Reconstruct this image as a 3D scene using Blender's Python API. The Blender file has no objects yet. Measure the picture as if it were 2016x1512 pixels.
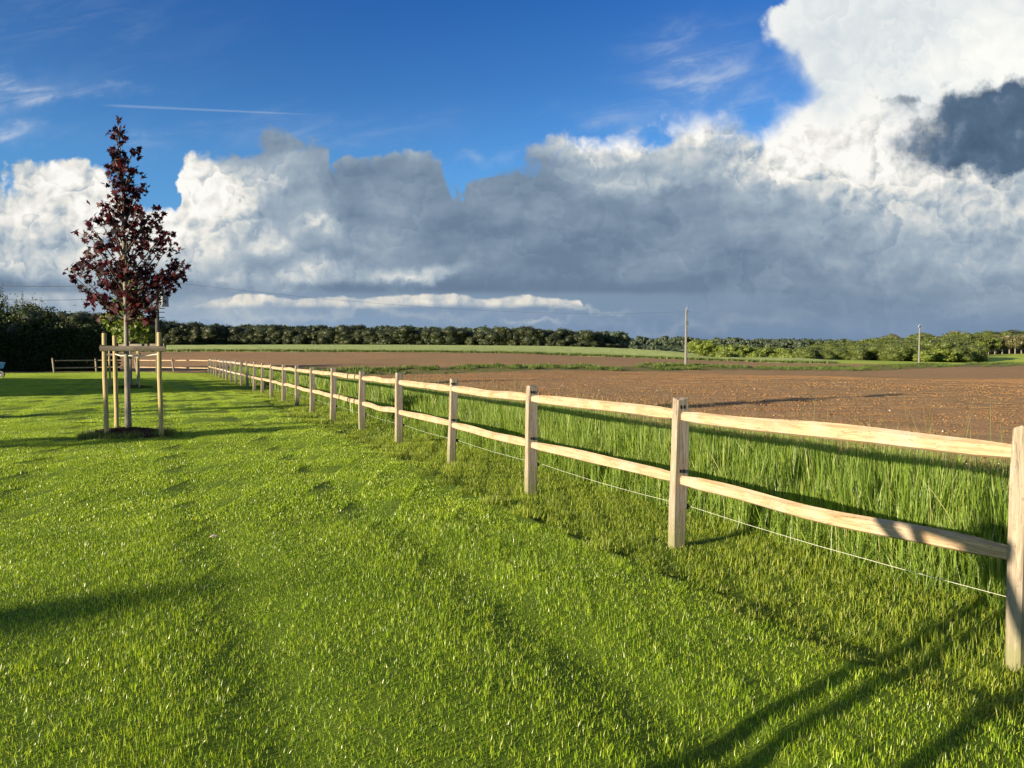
import bpy, bmesh, math, random
import numpy as np
from mathutils import Vector, Matrix, noise as mnoise

SC = bpy.context.scene
COL = SC.collection

# ------------------------------------------------------------------ camera
EYE = 1.55
F = 1510.0                       # focal length in pixels of a 2016 px wide frame
PITCH = math.radians(2.27)
cam_data = bpy.data.cameras.new('camera')
cam_data.sensor_width = 36.0
cam_data.lens = 36.0 * F / 2016.0
cam_data.clip_start = 0.05
cam_data.clip_end = 20000
cam = bpy.data.objects.new('camera', cam_data)
COL.objects.link(cam)
cam.location = (0, 0, EYE)
cam.rotation_euler = (math.pi / 2 - PITCH, 0, 0)
SC.camera = cam

SC.view_settings.view_transform = 'Standard'
SC.view_settings.look = 'None'
SC.view_settings.exposure = 1.4
SC.view_settings.gamma = 1.0
SC.view_settings.use_curve_mapping = False
SC.cycles.max_bounces = 6
SC.cycles.diffuse_bounces = 3
SC.cycles.glossy_bounces = 2
SC.cycles.transmission_bounces = 3
SC.cycles.transparent_max_bounces = 6
SC.cycles.use_denoising = True

# ------------------------------------------------------------------ sun
SUN_EL = math.radians(11.5)
SUN_AZ = math.radians(34.5)        # shadows run towards (cos, sin) of this in plan
S2 = (-math.cos(SUN_AZ), -math.sin(SUN_AZ))         # plan direction towards the sun
sun_vec = Vector((S2[0] * math.cos(SUN_EL), S2[1] * math.cos(SUN_EL), math.sin(SUN_EL)))
sd = bpy.data.lights.new('sun', 'SUN')
sd.energy = 5.0
sd.angle = math.radians(0.5)
sd.color = (1.0, 0.83, 0.60)
sun = bpy.data.objects.new('sun', sd)
COL.objects.link(sun)
sun.rotation_euler = sun_vec.to_track_quat('Z', 'Y').to_euler()

# ------------------------------------------------------------------ sky
world = bpy.data.worlds.new("World")
SC.world = world
world.use_nodes = True
WT = world.node_tree
for n in list(WT.nodes):
    WT.nodes.remove(n)


class G:
    """small helper that writes math graphs into a node tree"""
    def __init__(s, t, flat=False): s.t = t; s.flat = flat
    def node(s, typ, **kw):
        n = s.t.nodes.new(typ)
        for k, v in kw.items(): setattr(n, k, v)
        return n
    def put(s, sock, v):
        if v is None: return
        if isinstance(v, bpy.types.NodeSocket): s.t.links.new(v, sock)
        else: sock.default_value = v
    def m(s, op, a, b=None, c=None, clamp=False):
        n = s.node('ShaderNodeMath', operation=op, use_clamp=clamp)
        s.put(n.inputs[0], a); s.put(n.inputs[1], b); s.put(n.inputs[2], c)
        return n.outputs[0]
    def add(s, a, b): return s.m('ADD', a, b)
    def sub(s, a, b): return s.m('SUBTRACT', a, b)
    def mul(s, a, b): return s.m('MULTIPLY', a, b)
    def mad(s, a, b, c): return s.m('MULTIPLY_ADD', a, b, c)
    def xyz(s, x, y, z=0.0):
        n = s.node('ShaderNodeCombineXYZ')
        s.put(n.inputs[0], x); s.put(n.inputs[1], y); s.put(n.inputs[2], z)
        return n.outputs[0]
    def step(s, v, lo, hi, smooth=True, a=0.0, b=1.0):
        n = s.node('ShaderNodeMapRange', interpolation_type='SMOOTHSTEP' if smooth else 'LINEAR', clamp=True)
        s.put(n.inputs[0], v); s.put(n.inputs[1], lo); s.put(n.inputs[2], hi); s.put(n.inputs[3], a); s.put(n.inputs[4], b)
        return n.outputs[0]
    def noise(s, vec, scale, detail=4, rough=0.55, dist=0.0, lac=2.0):
        n = s.node('ShaderNodeTexNoise', noise_dimensions='2D' if s.flat else '3D')
        s.put(n.inputs['Vector'], vec); n.inputs['Scale'].default_value = scale
        n.inputs['Detail'].default_value = detail; n.inputs['Roughness'].default_value = rough
        n.inputs['Distortion'].default_value = dist; n.inputs['Lacunarity'].default_value = lac
        return n.outputs['Fac']
    def voro(s, vec, scale, detail=3, rough=0.5, feature='SMOOTH_F1', smooth=0.6):
        n = s.node('ShaderNodeTexVoronoi', feature=feature, voronoi_dimensions='2D' if s.flat else '3D')
        s.put(n.inputs['Vector'], vec); n.inputs['Scale'].default_value = scale
        n.inputs['Detail'].default_value = detail; n.inputs['Roughness'].default_value = rough
        if feature == 'SMOOTH_F1': n.inputs['Smoothness'].default_value = smooth
        return n.outputs['Distance']
    def mix(s, f, a, b, blend='MIX'):
        n = s.node('ShaderNodeMix', data_type='RGBA', blend_type=blend)
        s.put(n.inputs[0], f); s.put(n.inputs[6], a if not isinstance(a, tuple) else (*a[:3], 1)); s.put(n.inputs[7], b if not isinstance(b, tuple) else (*b[:3], 1))
        return n.outputs[2]
    def ramp(s, f, stops, interp='LINEAR'):
        n = s.node('ShaderNodeValToRGB')
        cr = n.color_ramp; cr.interpolation = interp
        while len(cr.elements) > 1: cr.elements.remove(cr.elements[0])
        for i, (p, c) in enumerate(stops):
            e = cr.elements[0] if i == 0 else cr.elements.new(p)
            e.position = p; e.color = (*c, 1)
        s.put(n.inputs[0], f)
        return n.outputs[0]
    def curve(s, x, pts, lo, hi, vlo, vhi):
        """piecewise curve x->y, x in [lo,hi], y in [vlo,vhi]"""
        xx = s.step(x, lo, hi, smooth=False)
        n = s.node('ShaderNodeFloatCurve')
        c = n.mapping.curves[0]
        P = [((a - lo) / (hi - lo), (b - vlo) / (vhi - vlo)) for a, b in pts]
        P.sort()
        c.points[0].location = P[0]; c.points[1].location = P[-1]
        for p in P[1:-1]: c.points.new(*p)
        for p in c.points: p.handle_type = 'AUTO_CLAMPED'
        n.mapping.update()
        s.put(n.inputs['Value'], xx)
        return s.mad(n.outputs[0], vhi - vlo, vlo)


def srgb(r, g, b):
    return tuple(((c / 255) / 12.92 if c / 255 <= 0.04045 else ((c / 255 + 0.055) / 1.055) ** 2.4) for c in (r, g, b))


def SK(px, py):
    """a direction given as seen from the lawn -> tangent-plane sky coordinates (x/y, z/y) * 10"""
    a = (px - 1008) / F; b = (756 - py) / F
    d = (a, math.cos(PITCH) + b * math.sin(PITCH), -math.sin(PITCH) + b * math.cos(PITCH))
    return 10 * d[0] / d[1], 10 * d[2] / d[1]


def build_sky():
    g = G(WT, flat=True)
    tc = g.node('ShaderNodeTexCoord')
    sp = g.node('ShaderNodeSeparateXYZ'); WT.links.new(tc.outputs['Generated'], sp.inputs[0])
    dx, dy, dz = sp.outputs
    yy = g.m('MAXIMUM', dy, 0.05)
    U0 = g.mul(g.m('DIVIDE', dx, yy), 10.0)
    V0 = g.mul(g.m('DIVIDE', dz, yy), 10.0)
    front = g.step(dy, 0.2, 0.5)
    P0 = g.xyz(U0, V0)
    px = 10.0 / F               # one photo pixel in U,V

    # domain warp shared by the soft tones
    wa = g.sub(g.noise(P0, 0.55, 4, 0.55), 0.5)
    wb = g.sub(g.noise(g.xyz(g.add(U0, 17.3), V0), 0.55, 4, 0.55), 0.5)
    fa = g.sub(g.noise(g.xyz(g.add(U0, 41.0), V0), 2.4, 5, 0.6), 0.5)
    fb = g.sub(g.noise(g.xyz(g.add(U0, 83.0), V0), 2.4, 5, 0.6), 0.5)
    U1 = g.mad(wa, 1.0, g.mad(fa, 0.5, U0))
    V1 = g.mad(wb, 0.7, g.mad(fb, 0.4, V0))

    def gauss(x, y, sx, sy, amp, U=None, V=None, rot=0):
        U = U or U1; V = V or V1
        cu, cv = SK(x, y)
        a = g.sub(U, cu); b = g.sub(V, cv)
        if rot:
            c, s_ = math.cos(math.radians(rot)), math.sin(math.radians(rot))
            a, b = g.mad(a, c, g.mul(b, s_)), g.mad(a, -s_, g.mul(b, c))
        a = g.mul(a, 1 / (sx * px)); b = g.mul(b, 1 / (sy * px))
        q = g.mad(a, a, g.mul(b, b))
        return g.mul(g.m('EXPONENT', g.mul(q, -1.0)), amp)

    def total(*gs):
        r = gs[0]
        for x in gs[1:]: r = g.add(r, x)
        return r

    # ---- clear air
    sky = g.node('ShaderNodeTexSky', sky_type='NISHITA')
    sky.sun_disc = False
    sky.sun_elevation = SUN_EL
    sky.sun_rotation = math.atan2(S2[0], S2[1])
    sky.altitude = 100; sky.air_density = 1.0; sky.dust_density = 0.6; sky.ozone_density = 2.0
    tint = g.ramp(g.step(dz, 0.0, 0.45, smooth=False), [(0.0, (.60, 1.0, 1.45)), (0.5, (.46, .90, 1.38)), (0.72, (.31, .69, 1.20)), (0.93, (.19, .56, 1.15)), (1.0, (.19, .55, 1.12))])
    air = g.mix(1.0, sky.outputs[0], tint, 'MULTIPLY')

    # ---- billow field used for silhouettes and relief
    def billow(off_u, off_v):
        a = g.add(g.mad(fa, 0.30, U0), off_u); b = g.add(g.mad(fb, 0.30, V0), off_v)
        v1 = g.voro(g.xyz(a, b), 1.5, 3, 0.52, smooth=0.45)
        n1 = g.noise(g.xyz(g.add(a, 9.0), b), 1.3, 6, 0.55)
        return g.add(g.mul(v1, -0.55), g.mul(n1, 0.9))
    b0 = billow(0.0, 0.0)
    b1 = billow(-0.10, 0.10)
    relief = g.sub(b0, b1)      # >0 where the surface faces up-left, towards the light

    def puff(ou, ov):
        a = g.add(g.mad(fa, 0.22, g.mad(fb, 0.1, U0)), ou); b = g.add(g.mad(fb, 0.22, V0), ov)
        return g.mul(g.voro(g.xyz(g.add(a, 5.0), b), 4.4, 2, 0.55, smooth=0.3), -1.0)
    relief2 = g.sub(puff(0.0, 0.0), puff(-0.05, 0.05))
    # heaps behind heaps: every heap is bright at its top edge and falls into grey below it
    def heaps(freq, kb, ku, kn, off):
        n = g.noise(g.xyz(g.add(g.mul(U0, ku), off), g.mul(V0, ku * 1.1)), 1.0, 4, 0.55)
        w = g.m('FRACT', g.add(g.mul(V0, freq), g.add(g.mul(b0, kb), g.mad(n, kn, off))))
        return g.mul(g.sub(g.m('POWER', w, 1.3), 0.42), g.step(w, 1.0, 0.90, a=0.0, b=1.0))
    h1 = heaps(0.75, 1.5, 0.45, 2.6, 7.0); h2 = heaps(1.3, 1.6, 0.8, 2.2, 19.0)
    hm = g.noise(g.xyz(g.add(U0, 50.0), g.mul(V0, 1.3)), 0.8, 2, 0.5)
    heap = g.add(g.mul(h1, g.step(hm, 0.38, 0.58)), g.mul(g.mul(h2, 0.75), g.step(hm, 0.60, 0.40)))
    # ---- main bank of cumulus
    top = [(-150, 330), (0, 338), (40, 320), (85, 306), (130, 300), (180, 312), (207, 338), (222, 372), (260, 380), (320, 388), (340, 372), (345, 322),
           (380, 305), (430, 304), (500, 298), (530, 275), (580, 256), (628, 268), (645, 300), (652, 342), (659, 345), (668, 313), (720, 304), (758, 281), (800, 281),
           (868, 311), (878, 330), (873, 380), (886, 362), (930, 352), (960, 356), (970, 338), (1000, 332), (1060, 296), (1130, 270), (1200, 262), (1262, 250),
           (1300, 218), (1360, 203), (1410, 222), (1480, 215), (1560, 196), (1650, 190), (1750, 185), (1850, 180), (2016, 180), (2200, 180)]
    tp = [SK(*p) for p in top]
    Uw = g.mad(g.sub(b0, 0.2), 0.22, g.mad(fa, 0.14, U0))
    T = g.curve(Uw, tp, -8.2, 8.2, 0.0, 5.0)
    dens = g.add(g.add(g.sub(T, V0), 0.13), g.mul(g.sub(b0, 0.20), 0.62))
    soft = total(gauss(1500, 230, 330, 110, 0.5, U0, V0), gauss(260, 380, 70, 60, 0.12, U0, V0), gauss(1000, 320, 90, 50, 0.1, U0, V0))
    aB = g.step(dens, 0.0, g.add(0.14, soft))

    Vs = g.mad(fb, 0.10, V0)
    tone = total(
        # left white cumulus
        gauss(120, 345, 140, 45, 0.42), gauss(40, 420, 160, 60, 0.28), gauss(250, 430, 130, 60, 0.30), gauss(60, 520, 200, 45, 0.25),
        gauss(380, 340, 50, 50, 0.34), gauss(450, 390, 110, 65, 0.38), gauss(330, 470, 130, 60, 0.22), gauss(560, 330, 60, 40, 0.12),
        gauss(545, 470, 40, 22, 0.22), gauss(640, 440, 34, 26, 0.34), gauss(590, 370, 60, 30, 0.10),
        gauss(610, 540, 90, 22, 0.26), gauss(830, 540, 90, 16, 0.28), gauss(450, 540, 90, 24, 0.20), 
        gauss(760, 300, 90, 24, 0.10), gauss(780, 480, 90, 50, 0.05),
        # centre right crest
        gauss(1120, 285, 70, 26, 0.42), gauss(1220, 275, 70, 26, 0.42), gauss(1340, 240, 80, 32, 0.60), gauss(1180, 345, 100, 26, 0.16), gauss(1290, 330, 90, 40, 0.10),
        gauss(1560, 290, 170, 70, 0.34), gauss(1720, 270, 140, 100, 0.42), gauss(1680, 200, 240, 60, 0.40), gauss(1530, 340, 200, 40, 0.12), gauss(1780, 350, 200, 60, 0.26),
        gauss(2000, 400, 140, 90, 0.16), gauss(1960, 500, 120, 60, 0.07), gauss(1500, 480, 300, 40, 0.03),
        # dark belly
        gauss(1180, 480, 280, 100, -0.075), gauss(1620, 545, 200, 18, -0.06), gauss(1180, 560, 300, 22, -0.05), gauss(760, 566, 460, 13, -0.11, U0, Vs), gauss(1250, 575, 300, 16, -0.04, U0, Vs),
        gauss(1500, 250, 110, 14, -0.20), gauss(1720, 195, 70, 10, -0.14), gauss(860, 430, 110, 70, -0.04), gauss(660, 385, 60, 60, -0.05),
        gauss(1700, 380, 200, 12, -0.06), gauss(1340, 370, 70, 14, -0.05), gauss(120, 385, 130, 8, -0.07), gauss(100, 560, 220, 14, -0.09, U0, Vs), gauss(1650, 430, 380, 60, 0.05), gauss(1850, 470, 200, 110, 0.07))
    bright = g.step(tone, 0.05, 0.45)
    calm = g.step(V0, 0.1, 1.6)
    rel_amt = g.mul(g.mad(bright, 1.0, 0.13), g.mad(calm, 0.8, 0.2))
    fine = g.sub(g.noise(g.xyz(g.add(g.mad(wa, 1.2, U0), 61.0), g.mad(wb, 0.8, V0)), 4.6, 4, 0.6), 0.5)
    streak = g.sub(g.noise(g.xyz(g.mul(g.add(U0, 23.0), 0.55), g.mad(wb, 0.5, g.mul(V0, 1.6))), 1.5, 4, 0.5), 0.5)
    tone2 = g.m('MINIMUM', tone, g.mad(g.m('MAXIMUM', g.sub(tone, 0.5), 0.0), 0.35, 0.5))
    lum = total(tone2, 0.34, g.mul(g.mul(relief, rel_amt), 0.6), g.mul(g.mul(relief2, rel_amt), 0.16), g.mul(heap, g.mad(bright, 0.27, 0.06)), g.mul(g.mul(fa, 0.10), g.mad(bright, 0.8, 0.3)), g.mul(g.mul(fine, 0.14), g.mad(bright, 1.0, 0.12)), g.mul(streak, 0.30))
    rim = g.mul(g.sub(1.0, g.step(dens, 0.0, 0.5)), g.mul(bright, 0.18))
    lum = g.add(lum, rim)
    cB = g.ramp(lum, [(0.0, srgb(93, 114, 138)), (0.24, srgb(110, 131, 154)), (0.36, srgb(134, 153, 173)), (0.48, srgb(164, 179, 192)),
                      (0.62, srgb(202, 208, 210)), (0.76, srgb(234, 232, 225)), (0.95, srgb(254, 252, 246))])
    # pale air under the flat cloud base, with a far strip of small cumulus
    lowc = g.mix(g.step(U0, -5.0, 3.0), srgb(146, 170, 197), srgb(114, 139, 171))
    lowc = g.mix(g.step(V0, 0.15, 0.9), lowc, srgb(128, 150, 172))
    lowc = g.mix(g.m('MULTIPLY', total(gauss(100, 590, 200, 26, 0.7), gauss(450, 600, 120, 24, 0.55), gauss(700, 620, 300, 10, 0.35), gauss(1150, 612, 60, 5, 0.5), gauss(1060, 632, 40, 4, 0.5), gauss(1400, 640, 300, 12, 0.2)), g.mad(fine, 1.6, 0.9), clamp=True), lowc, srgb(196, 204, 208))
    under = g.step(g.sub(V0, g.mad(fb, 0.06, SK(700, 576)[1])), -0.06, 0.05, a=1.0, b=0.0)
    under = g.mul(under, g.step(U0, 0.6, 4.2, a=1.0, b=0.35))
    under = g.m('MAXIMUM', under, g.mul(g.step(V0, 0.1, 1.0, a=1.0, b=0.0), 0.8))
    cB = g.mix(under, cB, lowc)
    sp_ = [SK(x, y) for x, y in [(300, 640), (360, 606), (400, 588), (440, 578), (480, 576), (520, 579), (560, 582), (640, 578), (700, 580), (760, 576), (830, 577), (900, 574), (960, 580), (1010, 577), (1080, 582), (1140, 585), (1150, 600), (1170, 640)]]
    TS = g.curve(g.mad(fa, 0.15, U0), sp_, -6.0, 2.0, 0.0, 2.0)
    dS = g.add(g.sub(TS, V0), g.mul(g.sub(b0, 0.22), 0.10))
    aS = g.mul(g.step(dS, 0.0, 0.035), g.step(g.sub(V0, g.mad(fb, 0.05, SK(700, 606)[1])), -0.02, 0.07))
    lumS = total(0.72, g.mul(relief, 1.1), g.mul(fine, 0.5), g.step(U0, -4.5, -1.5, a=-0.12, b=0.0))
    cS = g.ramp(lumS, [(0.3, srgb(150, 168, 186)), (0.6, srgb(200, 204, 204)), (0.8, srgb(232, 226, 214)), (1.0, srgb(248, 243, 232))])
    cB = g.mix(g.mul(aS, 0.9), cB, cS)

    # ---- tall white cloud, upper right
    ed = [SK(x, y) for x, y in [(1560, -200), (1545, -60), (1528, 0), (1490, 30), (1474, 62), (1478, 85), (1500, 120), (1530, 160), (1545, 190), (1500, 215), (1480, 260)]]
    Ew = g.mad(fb, 0.25, g.mad(g.sub(b0, 0.2), 0.12, V0))
    E = g.curve(Ew, [(b, a) for a, b in ed], 2.2, 6.8, 2.0, 6.0)
    dW = g.add(g.sub(U0, E), g.mul(g.sub(b0, 0.22), 0.35))
    aW = g.step(dW, 0.0, g.add(0.12, total(gauss(1500, 180, 100, 70, 1.3, U0, V0))))
    aW = g.mul(aW, g.step(V0, 2.4, 3.1))
    lumW = total(0.80, g.mul(heap, 0.10), g.mul(relief, 0.15), g.mul(fa, 0.10), gauss(1960, 120, 170, 90, 0.22), gauss(1740, 20, 90, 60, -0.02), gauss(1800, 90, 160, 60, -0.07), gauss(1600, 150, 60, 60, -0.05), gauss(1520, 60, 30, 40, 0.10))
    cW = g.ramp(lumW, [(0.4, srgb(170, 188, 206)), (0.65, srgb(205, 216, 222)), (0.82, srgb(232, 236, 236)), (1.0, srgb(254, 254, 248))])

    # ---- near dark cloud at the right
    cu, cv = SK(1955, 255)
    qa = g.mul(g.sub(g.mad(fa, 0.9, g.mad(wa, 0.5, U0)), cu), 1 / (185 * px)); qb = g.mul(g.sub(g.mad(fb, 0.9, g.mad(wb, 0.9, g.mad(g.sub(U0, cu), -0.10, V0))), cv), 1 / (100 * px))
    dD = g.add(g.sub(1.0, g.mad(qa, qa, g.mul(qb, qb))), total(gauss(1760, 196, 90, 16, 0.9), gauss(2010, 200, 80, 50, 0.7), gauss(2010, 320, 120, 40, 0.6)))
    aD = g.step(g.add(dD, g.mul(g.sub(b0, 0.2), 0.8)), -0.35, 0.65)
    lumD = total(0.25, g.mul(fa, 0.35), g.mul(relief, 0.8), g.mul(g.step(dD, 0.0, 0.8, a=1.0, b=0.0), 0.4))
    cD = g.ramp(lumD, [(0.0, srgb(74, 96, 120)), (0.35, srgb(88, 111, 136)), (0.7, srgb(134, 150, 168)), (1.0, srgb(190, 196, 202))])

    # ---- thin high cloud and contrail
    st = g.noise(g.xyz(g.mul(g.mad(V0, 0.8, U0), 0.5), g.mul(g.mad(U0, -0.25, V0), 2.6), 5.0), 1.1, 6, 0.62, 0.4)
    st = g.step(st, 0.40, 0.75)
    cm = total(gauss(1370, 120, 90, 70, 0.40), gauss(1170, 232, 90, 20, 0.3), gauss(40, 170, 120, 26, 0.8), gauss(170, 185, 80, 10, 0.5), gauss(20, 255, 80, 20, 0.8),
               gauss(280, 295, 60, 22, 0.4), gauss(960, 328, 50, 10, 0.4), gauss(1420, 170, 160, 70, 0.35), gauss(620, 250, 260, 40, 0.18), gauss(100, 60, 260, 90, 0.12))
    aC = g.m('MULTIPLY', cm, g.mad(st, 0.8, 0.15), clamp=True)
    (u1, v1), (u2, v2) = SK(205, 207), SK(640, 227)
    sl = (v2 - v1) / (u2 - u1)
    dist = g.m('ABSOLUTE', g.sub(g.sub(V0, v1), g.mul(g.sub(U0, u1), sl)))
    wdt = g.step(U0, u1, u2, smooth=False, a=0.021, b=0.011)
    tr = g.sub(1.0, g.step(g.m('DIVIDE', dist, wdt), 0.2, 1.3))
    tr = g.mul(tr, g.mul(g.step(U0, u1 - 0.1, u1 + 0.3), g.step(U0, u2 - 0.9, u2 + 0.05, a=1.0, b=0.0)))
    aC = g.m('ADD', aC, g.mul(tr, 0.20), clamp=True)

    # other quarters of the sky (behind the viewer): broken cloud
    g.flat = False
    ob = g.noise(g.xyz(dx, dy, g.mul(dz, 2.0)), 2.2, 2, 0.55)
    aO = g.mul(g.step(ob, 0.5, 0.62), g.step(dz, -0.02, 0.1))

    K = CLOUD_K
    def lit(c, k=1.0): return g.mix(1.0, c, (K * k, K * k, K * k), 'MULTIPLY')
    c = g.mix(aC, air, lit(srgb(205, 215, 228)))
    c = g.mix(aW, c, lit(cW))
    c = g.mix(aB, c, lit(cB))
    c = g.mix(aD, c, lit(cD))
    o = g.mix(aO, air, lit(srgb(200, 208, 214)))
    def bg(c):
        n = g.node('ShaderNodeBackground'); n.inputs[1].default_value = SKY_STRENGTH
        g.put(n.inputs[0], c); return n.outputs[0]
    ms = g.node('ShaderNodeMixShader')
    g.put(ms.inputs[0], g.mul(front, g.step(dz, -0.02, -0.01))); g.put(ms.inputs[1], bg(o)); g.put(ms.inputs[2], bg(c))
    out = g.node('ShaderNodeOutputWorld'); WT.links.new(ms.outputs[0], out.inputs[0])


SKY_STRENGTH = 0.0545
CLOUD_K = 1.0 / SKY_STRENGTH / 2 ** SC.view_settings.exposure
build_sky()
world.cycles.sampling_method = 'MANUAL'
world.cycles.sample_map_resolution = 512

# ------------------------------------------------------------------ helpers
random.seed(7)
RNG = np.random.default_rng(11)


def mat(name, build):
    m = bpy.data.materials.new(name)
    m.use_nodes = True
    t = m.node_tree
    for n in list(t.nodes): t.nodes.remove(n)
    g = G(t)
    out = g.node('ShaderNodeOutputMaterial')
    t.links.new(build(g), out.inputs['Surface'])
    return m


def principled(g, col, rough=0.8, spec=0.3, normal=None):
    p = g.node('ShaderNodeBsdfPrincipled')
    g.put(p.inputs['Base Color'], col if not isinstance(col, tuple) else (*col, 1))
    g.put(p.inputs['Roughness'], rough)
    p.inputs['Specular IOR Level'].default_value = spec
    if normal is not None: g.t.links.new(normal, p.inputs['Normal'])
    return p.outputs[0]


def bump(g, h, strength, dist):
    b = g.node('ShaderNodeBump'); b.inputs['Strength'].default_value = strength; b.inputs['Distance'].default_value = dist
    g.put(b.inputs['Height'], h)
    return b.outputs[0]


def gpos(g): return g.node('ShaderNodeNewGeometry').outputs['Position']
def opos(g): return g.node('ShaderNodeTexCoord').outputs['Object']
def attr(g, name): return g.node('ShaderNodeAttribute', attribute_name=name).outputs['Fac']


def scaled(g, v, sx, sy, sz):
    n = g.node('ShaderNodeVectorMath', operation='MULTIPLY')
    g.t.links.new(v, n.inputs[0]); n.inputs[1].default_value = (sx, sy, sz)
    return n.outputs[0]


def leafy(g, col, rough=0.5, spec=0.4, trans=0.35, tint=(1.35, 1.25, 0.5)):
    a = principled(g, col, rough, spec)
    t = g.node('ShaderNodeBsdfTranslucent')
    g.t.links.new(g.mix(1.0, col, tint, 'MULTIPLY'), t.inputs[0])
    m = g.node('ShaderNodeMixShader'); m.inputs[0].default_value = trans
    g.t.links.new(a, m.inputs[1]); g.t.links.new(t.outputs[0], m.inputs[2])
    return m.outputs[0]


class MB:
    """collects faces, links them as one mesh object"""
    def __init__(s): s.v = []; s.f = []; s.a = []; s.mi = []
    def tube(s, pts, rad, n=8, cap=True, squash=None, tone=0.5, twist=0.0):
        pts = [Vector(p) for p in pts]
        base = len(s.v)
        up = None
        for i, p in enumerate(pts):
            d = (pts[min(i + 1, len(pts) - 1)] - pts[max(i - 1, 0)])
            if d.length < 1e-9: d = Vector((0, 0, 1))
            d.normalize()
            if up is None:
                up = Vector((0, 0, 1)) if abs(d.z) < 0.8 else Vector((1, 0, 0))
            x = d.cross(up); x.normalize(); y = x.cross(d)
            if abs(d.z) < 0.8: up = Vector((0, 0, 1))
            else: up = y
            r = rad[i] if isinstance(rad, (list, tuple)) else rad
            for k in range(n):
                a = 2 * math.pi * k / n + twist * i
                s.v.append(p + x * math.cos(a) * r + y * math.sin(a) * r); s.a.append(tone)
        for i in range(len(pts) - 1):
            for k in range(n):
                s.f.append((base + i * n + k, base + i * n + (k + 1) % n, base + (i + 1) * n + (k + 1) % n, base + (i + 1) * n + k))
        if cap:
            s.f.append(tuple(base + k for k in reversed(range(n))))
            s.f.append(tuple(base + (len(pts) - 1) * n + k for k in range(n)))
    def box(s, c, sx, sy, sz, R=None, tone=0.5):
        c = Vector(c); base = len(s.v)
        for dz in (-1, 1):
            for dx, dy in ((-1, -1), (1, -1), (1, 1), (-1, 1)):
                v = Vector((dx * sx / 2, dy * sy / 2, dz * sz / 2))
                if R is not None: v = R @ v
                s.v.append(c + v); s.a.append(tone)
        b = base
        s.f += [(b + 3, b + 2, b + 1, b), (b + 4, b + 5, b + 6, b + 7), (b, b + 1, b + 5, b + 4), (b + 1, b + 2, b + 6, b + 5), (b + 2, b + 3, b + 7, b + 6), (b + 3, b, b + 4, b + 7)]
    def raw(s, verts, faces, tone):
        b = len(s.v); s.v += list(verts); s.a += [tone] * len(verts)
        s.f += [tuple(b + i for i in f) for f in faces]
    def build(s, name, material, parent=None, smooth=False, loc=None, bevel=0):
        me = bpy.data.meshes.new(name)
        me.from_pydata([tuple(v) for v in s.v], [], s.f)
        if s.a and len(s.a) == len(s.v):
            at = me.attributes.new('tone', 'FLOAT', 'POINT'); at.data.foreach_set('value', s.a)
        me.materials.append(material)
        if smooth: me.polygons.foreach_set('use_smooth', [True] * len(me.polygons))
        o = bpy.data.objects.new(name, me); COL.objects.link(o)
        if parent: o.parent = parent
        if loc is not None: o.location = loc
        if bevel:
            bv = o.modifiers.new('b', 'BEVEL'); bv.width = bevel; bv.segments = 2; bv.limit_method = 'ANGLE'
        return o


def npmesh(name, V, faces_flat, sizes, material, tone=None, parent=None, smooth=False, link=True):
    """fast mesh from numpy: V (n,3); faces_flat indices; sizes per face"""
    me = bpy.data.meshes.new(name)
    me.vertices.add(len(V)); me.vertices.foreach_set('co', np.asarray(V, np.float32).ravel())
    sizes = np.asarray(sizes, np.int32); fl = np.asarray(faces_flat, np.int32).ravel()
    me.loops.add(len(fl)); me.loops.foreach_set('vertex_index', fl)
    me.polygons.add(len(sizes))
    st = np.concatenate(([0], np.cumsum(sizes)[:-1])).astype(np.int32)
    me.polygons.foreach_set('loop_start', st)
    try: me.polygons.foreach_set('loop_total', sizes)
    except Exception: pass
    if smooth: me.polygons.foreach_set('use_smooth', np.ones(len(sizes), bool))
    if tone is not None:
        at = me.attributes.new('tone', 'FLOAT', 'POINT'); at.data.foreach_set('value', np.asarray(tone, np.float32))
    me.materials.append(material)
    me.update(calc_edges=True); me.validate()
    o = bpy.data.objects.new(name, me)
    if link: COL.objects.link(o)
    if parent: o.parent = parent
    return o


def tag(o, label=None, cat=None, group=None, kind=None):
    if label: o['label'] = label
    if cat: o['category'] = cat
    if group: o['group'] = group
    if kind: o['kind'] = kind
    return o


def thing(name, label, cat, loc=(0, 0, 0), rz=0, group=None):
    o = bpy.data.objects.new(name, None); COL.objects.link(o)
    o.empty_display_size = 0.2
    o.location = loc; o.rotation_euler = (0, 0, rz)
    return tag(o, label, cat, group)


def copy_tree(o, parent=None, loc=None, rz=None, scale=None, label=None):
    c = o.copy(); COL.objects.link(c); c.parent = parent
    if loc is not None: c.location = loc
    if rz is not None: c.rotation_euler = (0, 0, rz)
    if scale is not None: c.scale = scale
    if label: c['label'] = label
    for ch in KIDS.get(o.name, []): 
        copy_tree(ch, c)
    return c


KIDS = {}
def own(parent, *kids):
    KIDS.setdefault(parent.name, []).extend(kids)


def ray(px, py):
    a = (px - 1008) / F; b = (756 - py) / F
    return a, math.cos(PITCH) + b * math.sin(PITCH), -math.sin(PITCH) + b * math.cos(PITCH)
def at_z(px, py, z=0.0):
    d = ray(px, py); t = (z - EYE) / d[2]
    return Vector((d[0] * t, d[1] * t, z))
def at_y(px, py, Y):
    d = ray(px, py); t = Y / d[1]
    return Vector((d[0] * t, Y, EYE + d[2] * t))

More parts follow.
